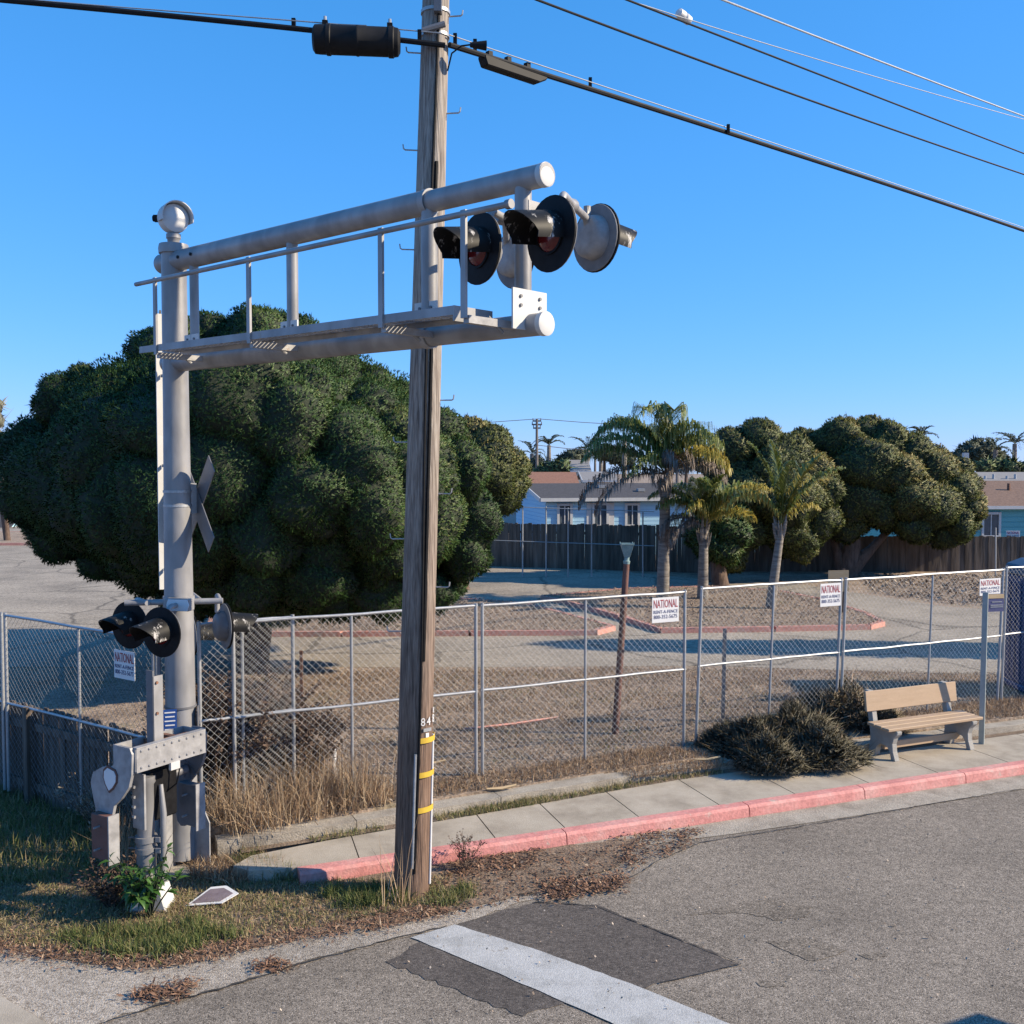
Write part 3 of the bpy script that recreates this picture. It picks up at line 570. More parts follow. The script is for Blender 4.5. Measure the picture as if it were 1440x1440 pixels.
# information signs low on the mast
es = pd(239, 1014, MX.y-.18); enx = V3((.94, .34, 0)); eny = V3((-.34, .94, 0))
esn = MB().box(es+V3((.0, 0, 0)), (.13, .006, .23), (enx, eny, UP)).build('notice_plate', M['ens_blue'], g); esn['label'] = 'blue emergency notice plate with white lines of text'
for i in range(5): MB().box(es-eny*.005+UP*(.085-.042*i), (.1-.012*(i % 2), .003, .012), (enx, eny, UP)).build('text_line', M['sign_white'], esn)
MB().lathe(MX+UP*(es.z+.1), UP, [(0, .156), (.02, .156)], 24).build('sign_band', M['grey_steel'], g, True)
e3 = MX+V3((.175, .0, es.z-.02)); MB().prism([(-.07, -.13), (.07, -.13), (.07, .09), (.03, .13), (-.03, .13), (-.07, .09)], e3, V3((-.2, .98, 0)), UP, V3((.98, .2, 0)), .008).build('notice_plate', M['grey_steel'], g)
MB().box(e3+V3((.0, 0, -.0)), (.02, .06, .05)).build('sign_bracket', M['grey_steel'], g)
# foot of the mast: gusset fins, flange, conduit
MB().lathe(MX, UP, [(0, .30), (.03, .30), (.03, .17)], 24).build('base_flange', M['grey_steel'], g)
MB().box(MX+UP*.0, (.75, .75, .07), (D, NN, UP)).build('foundation', M['concrete_old'], g)
for a in (-20, -110, 70, 160):
    dr = V3((math.cos(R(a)), math.sin(R(a)), 0)); MB().prism([(.12, .03), (.33, .03), (.33, .46), (.2, .72), (.12, .72)], MX, dr, UP, dr.cross(UP), .016).build('gusset_fin', M['silver_dirty'], g)
MB().path([MX+V3((-.17, -.1, 2.2)), MX+V3((-.185, -.11, 1.2)), MX+V3((-.19, -.11, .1))], .02, 8).build('mast_conduit', M['grey_steel'], g, True)

# ------------------------------------------------------------------ gate mechanism in front of the mast
G = V3((-3.28, 9.72, 0)); G = pd(227, 1050, 9.25); G.z = 0
gz = pd(232, 1052, 9.25).z
ga = thing('crossing_gate_mechanism', 'silver crossing gate mechanism with counterweights, its barrier arm missing', 'gate mechanism', G)
U_ARM, VV_ARM = U, VV
U = V3((.85, -.53, 0)).normalized(); VV = V3((-U.y, U.x, 0))
ax = (U, VV, UP)
fx = pz(207, 1236, 0)
post = V3((fx.x, fx.y, 0)) ; post = pd(205, 1150, 9.15); post.z = 0
MB().lathe(post, UP, [(.05, .085), (.62, .085), (.62, .075), (1.12, .075), (1.14, .09), (1.2, .09)], 20).build('pipe_post', M['silver'], ga, True)
for z in (.60, .50): 
    MB().lathe(post+UP*z, UP, [(0, .098), (.05, .098)], 20).build('pipe_clamp', M['silver'], ga, True)
    MB().box(post+V3((.12, -.02, z+.025)), (.05, .06, .05)).build('clamp_lug', M['silver'], ga, bevel=.004)
    MB().tube(post+V3((-.16, 0, z+.03)), post+V3((-.09, 0, z+.03)), .009, .009, 6).build('clamp_bolt', M['grey_steel'], ga)
MB().path([post+V3((.12, .06, 1.1)), post+V3((.16, 0, .85)), post+V3((.165, -.02, .7)), post+V3((.16, -.02, .3)), post+V3((.11, -.03, .06))], [.02, .03, .026, .026, .026], 10).build('side_conduit', M['silver'], ga, True)
MB().prism([(-.17, 0), (.17, 0), (.11, .2), (-.11, .2)], post+V3((.06, -.03, 0)), V3((1, 0, 0)), UP, V3((0, 1, 0)), .26).build('base_cover', M['white'], ga, bevel=.01)
# housing between the arms
MB().box(G+UP*(gz-.42)-U*.1+VV*.02, (.22, .30, .46), ax).build('mechanism_housing', M['black'], ga, bevel=.015)
MB().tube(G+UP*(gz-.3)-U*.1-VV*.36, G+UP*(gz-.3)-U*.1+VV*.36, .045, .045, 12).build('drive_shaft', M['grey_steel'], ga, True)
# riveted channel frame
hw = .385
ch = MB()
MBf = MB().box(G+UP*gz+U*.14, (.012, hw*2, .21), ax).build('channel_face', M['silver_dirty'], ga)
for zz in (-.105, .105): MB().box(G+UP*(gz+zz)+U*.12, (.06, hw*2, .012), ax).build('channel_flange', M['silver_dirty'], ga)
MB().box(G+UP*gz-U*.16, (.012, hw*2, .2), ax).build('channel_face', M['silver_dirty'], ga)
for s_ in (-1, 1): MB().box(G+UP*gz+VV*(s_*hw)-U*.01, (.3, .014, .2), ax).build('channel_end', M['silver_dirty'], ga)
for i in range(9):
    for zz in (-.075, .075):
        q = G+UP*(gz+zz)+U*.146+VV*(-hw+.05+i*(2*hw-.1)/8); MB().lathe(q, U, [(0, .013), (.006, .012), (.011, .006)], 8).build('rivet', M['silver'], MBf)
for k_, vv_ in enumerate((-.05, .14)): MB().box(G+UP*(gz+.06)+VV*vv_-U*.02, (.26, .05, .05), ax).build('rusty_bar', M['rust'], ga)
MB().tube(G+UP*(gz+.05)-VV*.02, G+UP*(gz+.05)+VV*.3, .035, .035, 10).build('rusty_bar', M['rust'], ga)
MB().box(G+UP*(gz-.14)+U*.15+VV*.02, (.03, .1, .07), ax).build('stop_block', M['white'], ga)
# upright stub of the missing arm
so = G-VV*.10-U*.02
MB().box(so+UP*(gz+.36), (.09, .012, .74), ax).build('stub_plate', M['grey_steel'], ga)
MB().box(so+U*.045+VV*.05+UP*(gz+.34), (.012, .1, .68), ax).build('stub_plate', M['silver'], ga)
MB().box(so+VV*.1+UP*(gz+.34), (.09, .012, .66), ax).build('stub_plate', M['grey_steel'], ga)
for zz in (.62, .34, .06): MB().tube(so+U*.05+VV*.03+UP*(gz+zz), so+U*.066+VV*.03+UP*(gz+zz), .014, .014, 6).build('bolt', M['rust'], ga)
# swept side arms with counterweights
def swept(side):
    o = G+VV*(side*(hw+.02))+UP*gz
    out = [(.10, .11), (.13, .06), (.12, -.12), (.08, -.24), (-.02, -.36), (-.10, -.44), (-.13, -.56), (-.13, -.82), (-.16, -.87), (-.22, -.88), (-.27, -.84), (-.30, -.70), (-.31, -.5), (-.34, -.38), (-.36, -.28), (-.33, -.18), (-.22, -.11), (-.12, -.09), (-.06, -.02), (-.05, .11)]
    if side < 0:
        out = [(x*1.25 if x < 0 else x, y) for x, y in out]
        # heart shaped window: built as outer ring + hole by bridging
        hole = [(-.10, -.10), (-.16, -.085), (-.205, -.13), (-.21, -.2), (-.185, -.27), (-.145, -.33), (-.10, -.29), (-.055, -.22), (-.05, -.15), (-.075, -.105)]
    MB().prism(out, o, U, UP, VV, .03).build('counterweight_arm', M['silver_dirty'] if side < 0 else M['grey_steel'], ga)
    if side < 0:
        MB().prism([(x*1.25, y) for x, y in hole], o-VV*.012, U, UP, VV, .024).build('arm_window', M['rust_brown'], ga)
        MB().prism([(((x+.13)*.82-.13)*1.25, (y+.2)*.82-.2) for x, y in hole], o-VV*.016, U, UP, VV, .024).build('arm_window', M['sign_white'], ga)
    else:
        for i in range(5):
            a = R(200+i*28); p = o-U*.12-UP*.22-VV*.016
            MB().box(p+(U*math.cos(a)+UP*math.sin(a))*.10, (.16, .012, .012), (U*math.cos(a)+UP*math.sin(a), VV, (U*-math.sin(a)+UP*math.cos(a)))).build('rib', M['grey_steel'], ga)
    # stack of weights
    wz = -.62 if side > 0 else -.72
    wu = -.04 if side > 0 else -.23
    wt = MB().box(o+U*wu+UP*wz-VV*.05, (.24, .08, .40), ax).build('counterweight', M['rust_brown'] if side < 0 else M['grey_steel'], ga, bevel=.006)
    MB().box(o+U*(wu+.125)+UP*(wz-.01)-VV*.04, (.014, .11, .44), ax).build('weight_edge', M['silver_dirty'], wt)
    for zz in (-.1, .1): MB().tube(o+U*(wu+.0)+UP*(wz+zz)-VV*.15, o+U*wu+UP*(wz+zz)-VV*.08, .01, .01, 6).build('weight_bolt', M['silver'], wt)
swept(-1); swept(1)
# small hardware round the mechanism
for k_ in range(4): MB().tube(G+UP*(gz-.28-.09*k_)-U*.02-VV*(hw-.08), G+UP*(gz-.28-.09*k_)+U*.01-VV*(hw-.08), .014, .014, 6).build('bolt', M['silver'], ga)
MB().path([G+UP*(gz-.12)+U*.05+VV*.06, G+UP*(gz-.2)+U*.1+VV*.12, G+UP*(gz-.34)+U*.08+VV*.1, G+UP*(gz-.42)+VV*.04], .008, 6).build('loose_cable', M['black'], ga, True)
MB().box(G+UP*(gz-.36)-U*.22+VV*.05, (.03, .34, .62), ax).build('back_plate', M['silver_dirty'], ga)
MB().box(G+UP*(gz-.42)+U*.0-VV*.25, (.16, .02, .5), ax).build('side_plate', M['silver_dirty'], ga)
U, VV = U_ARM, VV_ARM

# ------------------------------------------------------------------ utility pole
PB = pz(578, 1256, 0); PT = pd(613, 0, 9.75)
PA = (PT-PB)/(PT.z-PB.z)
def pole(z): return PB+PA*z
up = thing('utility_pole', 'tall weathered wooden utility pole beside the stop line', 'utility pole', PB)
ZTOP = 11.2
def prad(z): return .168-.0052*z
n = 28; m = MB(); zs = [0, .6, 1.2, 1.8, 2.6, 3.6, 5, 6.5, 8, 9.5, ZTOP]
def bark(z, i): return prad(z)*(1+.022*math.sin(i*2.1+z*.4)+.018*math.sin(i*5.3-z*.7))
for z in zs: m.v += [pole(z)+V3((math.cos(2*math.pi*i/n), math.sin(2*math.pi*i/n), 0))*bark(z, i) for i in range(n)]
kk = zs.index(2.6)
fl = [(a*n+i, a*n+(i+1) % n, (a+1)*n+(i+1) % n, (a+1)*n+i) for a in range(len(zs)-1) for i in range(n)]
m.f = fl+[tuple((len(zs)-1)*n+i for i in range(n))]
po = m.build('pole_shaft', M['pole_wood'], up, True)
# treated lower part, brown: blend by height inside the material
mm = M['pole_wood'].copy(); mm.name = 'pole_wood_two_tone'; Nn = mm.node_tree.nodes; Ll = mm.node_tree.links
gp = Nn.new('ShaderNodeNewGeometry'); sx = Nn.new('ShaderNodeSeparateXYZ'); Ll.new(gp.outputs['Position'], sx.inputs[0])
nz_ = Nn.new('ShaderNodeTexNoise'); nz_.inputs['Scale'].default_value = 3; ad = Nn.new('ShaderNodeMath'); ad.operation = 'MULTIPLY_ADD'; ad.inputs[1].default_value = 1.6; Ll.new(nz_.outputs['Fac'], ad.inputs[0]); Ll.new(sx.outputs['Z'], ad.inputs[2])
mr = Nn.new('ShaderNodeMapRange'); mr.inputs[1].default_value = 2.2; mr.inputs[2].default_value = 5.2; Ll.new(ad.outputs[0], mr.inputs[0])
bc_ = Nn['Principled BSDF'].inputs['Base Color'].links[0].from_socket
mulb = Nn.new('ShaderNodeMix'); mulb.data_type = 'RGBA'; mulb.blend_type = 'MULTIPLY'; mulb.inputs[0].default_value = 1; Ll.new(bc_, mulb.inputs[6]); mulb.inputs[7].default_value = (.58, .42, .34, 1)
mixb = Nn.new('ShaderNodeMix'); mixb.data_type = 'RGBA'; Ll.new(mr.outputs[0], mixb.inputs[0]); Ll.new(mulb.outputs[2], mixb.inputs[6]); Ll.new(bc_, mixb.inputs[7]); Ll.new(mixb.outputs[2], Nn['Principled BSDF'].inputs['Base Color'])
po.data.materials.clear(); po.data.materials.append(mm)
def around(z, ang, r): return pole(z)+V3((math.cos(R(ang)), math.sin(R(ang)), 0))*r
# ground wire / riser cable down the front face, moulding at the foot
ra = -78
MB().path([around(z, ra+6*math.sin(z*.9), prad(z)+.012) for z in np.linspace(.25, 8.7, 28)], .013, 6).build('ground_wire', M['black'], up, True)
MB().path([around(z, ra-5, prad(z)+.012) for z in np.linspace(.3, 1.35, 8)], .014, 8).build('riser_moulding', M['galv'], up, True)
MB().path([around(z, -8, prad(z)+.008) for z in np.linspace(.1, 1.5, 8)], .011, 8).build('riser_conduit', M['sign_white'], up, True)
MB().path([around(z, ra+13, prad(z)+.004) for z in np.linspace(2.2, 6.8, 14)], .018, 6).build('ground_wire', M['black'], up, True)
for y in (1035, 1082, 1130):
    z = pd(590, y, 9.5).z; k = 12; v = []
    for i in range(k+1):
        a = ra+4+(122*i/k)
        for h, r_ in ((-.025, .004), (.025, .004), (.025, .009), (-.025, .009)): v.append(around(z, a, prad(z)+r_+.012)+UP*h)
    MB().add(v, [(i*4+j, i*4+(j+1) % 4, (i+1)*4+(j+1) % 4, (i+1)*4+j) for i in range(k) for j in range(4)]+[(0, 1, 2, 3), tuple(k*4+q for q in (3, 2, 1, 0))]).build('yellow_band', M['yellow'], up, True)
zn = pd(592, 1010, 9.5).z
for ch_, a, dz, sz in (('8', -62, 0, .075), ('4', -41, 0, .075), ('8', -16, .012, .075), ('8', -16, .09, .05)):
    rad = V3((math.cos(R(a)), math.sin(R(a)), 0)); text_part(ch_, sz*1.35, M['sign_white'], up, around(zn+dz, a, prad(zn)+.012), V3((-rad.y, rad.x, 0)), UP, 'pole_number', height=sz)
rad = V3((math.cos(R(-48)), math.sin(R(-48)), 0)); tx = V3((-rad.y, rad.x, 0))
MB().box(around(zn-.075, -44, prad(zn)+.006), (.09, .006, .032), (tx, rad, UP)).build('pole_tag', M['galv'], up)
MB().box(around(zn-.125, -44, prad(zn)+.006), (.035, .006, .04), (tx, rad, UP)).build('pole_tag', M['sign_white'], up)
# climbing steps
for (x, y, s_) in ((636, 15, 1), (578, 208, -1), (634, 155, 1), (574, 350, -1), (629, 447, 1), (566, 622, -1), (622, 563, 1), (560, 757, -1), (616, 694, 1), (612, 824, 1), (556, 885, -1), (592, 68, -1)):
    z = pd(x, y, 9.6).z; c = pole(z); a = V3((s_, -.15, 0)).normalized(); p = c+a*(prad(z)-.02)
    MB().path([p, p+a*.135, p+a*.15+UP*.012, p+a*.155+UP*.05], .007, 6).build('climbing_step', M['galv'], up)
MB().box(pole(8.35)+V3((.03, -.16, 0)), (.07, .1, .4)).build('bracket', M['grey_steel'], up)
MB().path([pole(8.05)+V3((.1, -.15, 0)), pole(8.0)+V3((-.1, -.17, -.02))], .03, 8).build('cable_clamp', M['grey_steel'], up)
for k_, zz in enumerate((7.98, 8.2)): MB().lathe(pole(zz), UP, [(0, prad(zz)+.012), (.03, prad(zz)+.012)], 20).build('pole_band', M['galv'], up, True)
xa = MB().box(pole(10.6), (1.8, .1, .12), (V3((-.68, .73, 0)), V3((.73, .68, 0)), UP)).build('crossarm', M['pole_wood'], up)
# street span drip loop
lp = pole(7.75); MB().path([lp+V3((.13, -.08, -.1)), lp+V3((.17, -.1, .05)), lp+V3((.26, -.12, .11)), lp+V3((.34, -.12, .12))], .008, 6).build('drop_wire', M['rubber'], up, True)
e_ = lp+V3((.34, -.12, .12)); MB().tube(e_, e_+V3((.15, .02, .0)), .022, .045, 10).build('drop_terminal', M['rubber'], up, True)

# ------------------------------------------------------------------ aerial lines
def wire(name, label, px, p0, d2, r, matn='rubber', n=8, steps=40, cat='cable', twist=None):
    d2 = V3((d2[0], d2[1], 0)).normalized(); P = []
    for x, y in px:
        k = (x-720)/F
        # k = X/Y' with Y' the camera depth; solve along the plan line
        lo, hi = -30., 200.
        best = None
        for s_ in np.linspace(-14, 60, 3000):
            q = p0+d2*s_
            if q.y <= .3: continue
            e = abs(q.x/(q.y*math.cos(PITCH)+ .0) - k*1.0)
            rr = ray(x, y); e = abs(rr.x*q.y/rr.y-q.x)
            if best is None or e < best[0]: best = (e, s_)
        q = p0+d2*best[1]; P.append(pd(x, y, q.y))
    P = [V3(p) for p in P]
    # smooth parametric curve through the points
    T = [0]
    for a, b in zip(P[:-1], P[1:]): T.append(T[-1]+(b-a).length)
    deg = min(3, len(P)-1); A = np.array(P); cf = [np.polyfit(T, A[:, i], deg if i == 2 else 1) for i in range(3)]
    pts = [V3([np.polyval(c, t) for c in cf]) for t in np.linspace(0, T[-1], steps)]
    o = MB().path(pts, r, n).build(name, M[matn], None, True); tag(o, label, cat); return pts
c0 = pole(8.0)+V3((.02, -.19, 0))
RD = (.74, .67)
main_px = [(632, 62), (760, 104), (1000, 180), (1250, 259), (1440, 325), (1800, 462)]
mpts = wire('telephone_cable', 'thick black telephone cable running right from the pole', main_px, c0, RD, .027)
wire('messenger_wire', 'thin steel strand just above the thick telephone cable', [(632, 47), (760, 94), (1000, 173), (1250, 254), (1440, 321), (1800, 459)], c0, RD, .006, 'galv')
LD = (-1, -.06)
lpts = wire('telephone_cable', 'black telephone cable coming in from the left edge', [(626, 62), (560, 58), (440, 46), (380, 34), (200, 16), (0, 2), (-250, -24)], c0, LD, .026)
wire('messenger_wire', 'thin steel strand above the cable left of the pole', [(620, 46), (560, 42), (430, 31), (200, 11), (0, -3), (-250, -30)], c0, LD, .006, 'galv')
pw = pole(9.2)+V3((.05, -.15, 0))
wire('power_line', 'lowest black power line above the telephone cable', [(640, -44), (755, 0), (1000, 90), (1250, 181), (1440, 245), (1800, 372)], pw, RD, .013)
wire('power_line', 'second power line from the top right corner down, with a pale clamp', [(640, -92), (895, 2), (1000, 44), (1250, 146), (1440, 215), (1800, 345)], pw, RD, .012)
wire('power_line', 'thin grey wire between the two upper power lines', [(640, -80), (880, 0), (968, 26), (1100, 70), (1250, 113), (1440, 168), (1800, 275)], pw, RD, .006, 'galv')
wire('power_line', 'topmost grey power line in the upper right corner', [(640, -150), (1020, 0), (1180, 64), (1300, 112), (1440, 163), (1800, 300)], pw, RD, .012, 'galv')
ic = pd(962, 22, 12.6); im = MB(); im.lathe(ic-V3((.09, .08, -.01)), V3((.74, .67, -.2)), [(0, .03), (.02, .055), (.1, .06), (.12, .04), (.14, .06), (.22, .055), (.24, .02)], 12)
tag(im.build('wire_clamp', M['sign_white'], None, True), 'small pale clamp hanging on the upper power line', 'clamp')
# splice closures
def splice(name, label, pa, pb, r, fins):
    root = thing(name, label, 'cable closure', (pa+pb)/2); a = (pb-pa); L = a.length; a.normalize()
    MB().lathe(pa, a, [(0, r*.75), (.02, r*.97), (.07, r), (L*.15, r), (L*.16, r*1.07), (L*.20, r*1.07), (L*.21, r), (L*.49, r), (L*.5, r*1.04), (L*.52, r*1.04), (L*.53, r), (L*.86, r), (L*.87, r*1.07), (L*.92, r*1.07), (L*.93, r), (L-.02, r*.95), (L, r*.7)], 28).build('closure_body', M['rubber'], root, True)
    for q in fins:
        p = pa+a*(L*q)+UP*(r*.95); MB().box(p+UP*.02, (.05, .05, .05), (a, a.cross(UP).normalized(), UP)).build('clamp', M['black'], root)
        MB().tube(p+UP*.04, p+UP*.085, .016, .014, 8).build('hanger_bolt', M['galv'], root)
    MB().box(pa+a*(L*.45)+UP*r, (.26, .04, .02), (a, a.cross(UP).normalized(), UP)).build('latch', M['grey_steel'], root)
splice('splice_closure', 'large black cylindrical splice closure on the cable left of the pole', pd(440, 55, c0.y-.08), pd(563, 60, c0.y-.02), .128, (.14, .88))
sa, sb = pd(677, 85, 9.95), pd(768, 112, 10.55)
sp_ = thing('splice_closure', 'slim black splice box slung under the cable right of the pole', 'cable closure', (sa+sb)/2)
aa = (sb-sa).normalized(); ss = aa.cross(UP).normalized(); uu = ss.cross(aa); Ls = (sb-sa).length
MB().prism([(-Ls/2, .02), (-Ls/2+.03, -.05), (Ls/2-.14, -.07), (Ls/2-.05, -.03), (Ls/2, .02), (Ls/2-.1, .05), (-Ls/2, .05)], (sa+sb)/2, aa, uu, ss, .11).build('closure_body', M['rubber'], sp_, bevel=.012)
for q in (-.38, -.1, .2): MB().box((sa+sb)/2+aa*(Ls*q)+uu*.07, (.05, .05, .07), (aa, ss, uu)).build('clamp', M['black'], sp_)
for k_, (x, y) in enumerate(((42, 0), (588, 47), (640, 57), (668, 64), (1250, 256))):
    pass
hang = [(413, 34), (590, 50), (640, 55), (668, 63), (830, 116), (1024, 181)]
hl = ('left of the large splice closure', 'between the large closure and the pole', 'just right of the pole', 'above the slim splice box', 'on the cable right of the slim splice box', 'farthest along the thick cable')
for (x, y), t_ in zip(hang, hl):
    d_ = c0.y if x < 625 else 9.65+.67*((x-632)/F*9.65)*1.6
    p = pd(x, y, d_); tag(MB().box(p, (.035, .035, .1)).build('cable_hanger', M['black']), 'small black cable hanger '+t_, 'cable hanger')

# ------------------------------------------------------------------ rental chain link fence
def chain_mesh(a, b, z0a, z0b, h, lean, parent, mat_, pitch=.084, r=.0018):
    """two families of diagonal wires clipped to the panel"""
    L = (b-a).length; e = (b-a).normalized(); nrm_ = V3((-e.y, e.x, 0)); segs = []
    for s_ in (1, -1):
        k = -h
        while k < L:
            # line x = k + y (s=1) or x = k + h - y
            y0 = max(0, -k); y1 = min(h, L-k)
            if y1-y0 > .01:
                segs.append(((k+y0, y0) if s_ > 0 else (k+y0, h-y0), (k+y1, y1) if s_ > 0 else (k+y1, h-y1), s_))
            k += pitch
    P0 = []; P1 = []
    for (x0, y0), (x1, y1), s_ in segs:
        for (lst, x, y) in ((P0, x0, y0), (P1, x1, y1)):
            zz = z0a+(z0b-z0a)*x/L+y; q = a+e*(x+lean*y)+nrm_*(.0015*s_); lst.append((q.x, q.y, zz))
    # bow each wire a little: 5 pieces
    P0 = np.array(P0); P1 = np.array(P1); n_ = len(P0); k = 5; d_ = nrm(P1-P0); nv = np.array(nrm_); b1 = np.tile(nv, (n_, 1)); b2 = np.cross(d_, b1)
    V = []; Fc = []
    V = np.zeros((n_, k+1, 3, 3))
    for j in range(k+1):
        c = P0+(P1-P0)*(j/k)+b1*(rng.normal(size=(n_, 1))*.004)+b2*(rng.normal(size=(n_, 1))*.003)
        for q in range(3):
            an = 2*math.pi*q/3; V[:, j, q] = c+(b1*math.cos(an)+b2*math.sin(an))*r
    idx = np.arange(n_*(k+1)*3).reshape(n_, k+1, 3)
    for j in range(k):
        for q in range(3):
            Fc.append(np.stack([idx[:, j, q], idx[:, j, (q+1) % 3], idx[:, j+1, (q+1) % 3], idx[:, j+1, q]], 1))
    o = np_mesh('chain_link_mesh', V.reshape(-1, 3), np.concatenate(Fc), mat_, parent); o['kind'] = 'stuff'; return o
FH = 2.07
def fence_panel(a, b, label, lean=0.0, h=FH, ground=LOT, mids=(.5,), mat_='wire', tube='galv', endposts=(0, 1), midz=None):
    a = V3((a.x, a.y, ground)); b = V3((b.x, b.y, ground)); e = (b-a).normalized(); L = (b-a).length
    root = thing('chain_link_fence', label, 'fence', (a+b)/2, 'chain link fence panels'); r = .021
    def at(x, z): 
        p = a+e*(x+lean*z); return V3((p.x, p.y, ground+z))
    for t in endposts: MB().tube(at(t*L+(.02 if t == 0 else -.02), -.02), at(t*L+(.02 if t == 0 else -.02), h+.03), r, r, 10).build('post', M[tube], root, True)
    for t in mids: MB().tube(at(t*L, 0), at(t*L, h-.02), r*.8, r*.8, 8).build('post', M[tube], root, True)
    nseg = 8
    for z, nm in ((h, 'top_rail'), (midz or h*.5, 'mid_rail')):
        MB().path([at(L*i/nseg, z+random.uniform(-.006, .006)) for i in range(nseg+1)], r*.8, 8).build(nm, M[tube], root, True)
    chain_mesh(a, b, ground+.05, ground+.05, h-.06, lean, root, M[mat_])
    return root
p415 = pz(415, 1128, LOT); p672 = pz(672, 1092, LOT); p968 = pz(967, 1048, LOT)
ed = (p968-p415).normalized()
fp = lambda x, y=0: None
def on_line(x, a, d):            # plan point on a fence line seen in picture column x
    k = (x-720)/F; s_ = (k*a.y-a.x)/(d.x-k*d.y); return a+d*s_
q325, q410 = on_line(322, p415, ed), on_line(413, p415, ed); q672 = on_line(671, p415, ed); q967 = on_line(966, p415, ed); q280 = CORN+V3((.05, .05, 0))
fence_panel(q280, q410+NN*.04, 'short fence panel directly right of the signal mast', mids=(.45,))
fence_panel(q325-NN*.04, q672, 'fence panel behind the utility pole, overlapping its left neighbour', mids=(.46,))
fence_panel(q672+ed*.045, q967, 'fence panel with a rental sign, left of the paired posts', mids=(.485,), lean=.0)
p980 = pz(977, 1046, LOT); p1415 = pz(1413, 985, LOT); ed2 = (p1415-p980).normalized()
q1187 = on_line(1181, p980, ed2)
fence_panel(p980, q1187, 'leaning fence panel behind the dark bush', lean=.035, h=2.1, mids=(.5,))
q1418 = on_line(1410, p980, ed2)
fence_panel(q1187+ed2*.05, q1418, 'leaning fence panel behind the tan bench', lean=.035, h=2.1, mids=(.53,))
fence_panel(q1418+ed2*.05, q1418+ed2*3, 'fence panel at the right edge in front of the blue toilet', lean=.03, h=2.13)
lc = V3((CORN.x, CORN.y, 0)); lA = pd(0, 863, 12.2); lB = pd(175, 895, 10.75); ldir = (lA-lB); ldir.z = 0; ldir.normalize()
l2 = on_line(214, lB, ldir); l1 = on_line(2, lB, ldir)
LG = .12
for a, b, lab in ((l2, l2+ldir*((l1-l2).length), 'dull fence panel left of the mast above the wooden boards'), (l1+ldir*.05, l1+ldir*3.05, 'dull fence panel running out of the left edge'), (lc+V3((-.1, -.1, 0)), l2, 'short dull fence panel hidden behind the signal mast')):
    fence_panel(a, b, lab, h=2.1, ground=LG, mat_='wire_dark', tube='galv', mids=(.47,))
# spare steel posts standing behind the fence
for (x, y0, y1, sh, lab) in ((1016, 884, 1028, .02, 'thin dark steel stake behind the fence right of the paired posts'), (424, 915, 985, .0, 'thin rusty steel stake behind the fence left of the pole')):
    q = pz(x, y1, LOT); p = pd(x+3, y0, q.y); tag(MB().prism([(-.025, 0), (.025, 0), (.025, 1), (-.025, 1)], q, V3((1, 0, 0)), V3((sh, 0, p.z-q.z)), V3((0, 1, 0)), .02).build('steel_stake', M['rust' if x < 500 else 'grey_steel']), lab, 'stake')
st = pz(472, 1098, LOT); tag(MB().path([st, st+V3((-.02, 0, .2)), st+V3((-.01, 0, .38))], [.03, .028, .024], 8).build('marker_stub', M['sign_white'], None, True), 'short white pipe stub standing in the dry weeds', 'marker')
# rental signs
def rental(px, y, wpx, yaw_dir, base_line, label, size=(.46, .36), front=.03):
    c = V3(px); ux = V3(yaw_dir).normalized(); ux.z = 0; un = V3((ux.y, -ux.x, 0))
    if un.y > 0: un = -un
    c = c+un*front
    root = thing('rental_sign', label, 'sign', c-UP*size[1]/2, 'fence rental signs')
    tilt = UP
    MB().box(c, (size[0], .005, size[1]), (ux, un, UP)).build('sign_board', M['sign_white'], root)
    o = c+un*.004; w_ = size[0]
    text_part('NATIONAL', .15, M['sign_red'], root, o+UP*size[1]*.23, ux, UP, width=w_*.9, height=size[1]*.33)
    text_part('RENT-A-FENCE', .08, M['sign_blue'], root, o-UP*size[1]*.08, ux, UP, width=w_*.9, height=size[1]*.13)
    text_part('800-352-5675', .08, M['sign_blue'], root, o-UP*size[1]*.28, ux, UP, width=w_*.88, height=size[1]*.15)
    return root
def sign_on(x, y, a, d, label, **k):
    q = on_line(x, a, d); c = pd(x, y, q.y); rental(c, y, 0, d, None, label, **k)
sign_on(934, 857, p415, ed, 'white rental sign with red heading left of the paired posts', size=(.42, .33))
sign_on(1166, 836, p980, ed2, 'white rental sign beside the brown plywood board', size=(.38, .33))
sign_on(1390, 825, p980, ed2, 'white rental sign partly behind the bus stop post', size=(.46, .26))
c_ = on_line(181, lB, ldir); rental(pd(181, 934, c_.y), 0, 0, -ldir, None, 'shaded rental sign left of the mast under the flashers', size=(.36, .30), front=.05)
c_ = pd(1424, 752, 37); rental(c_, 0, 0, V3((1, 0, 0)), None, 'dark distant sign in front of the teal house', size=(.5, .3))

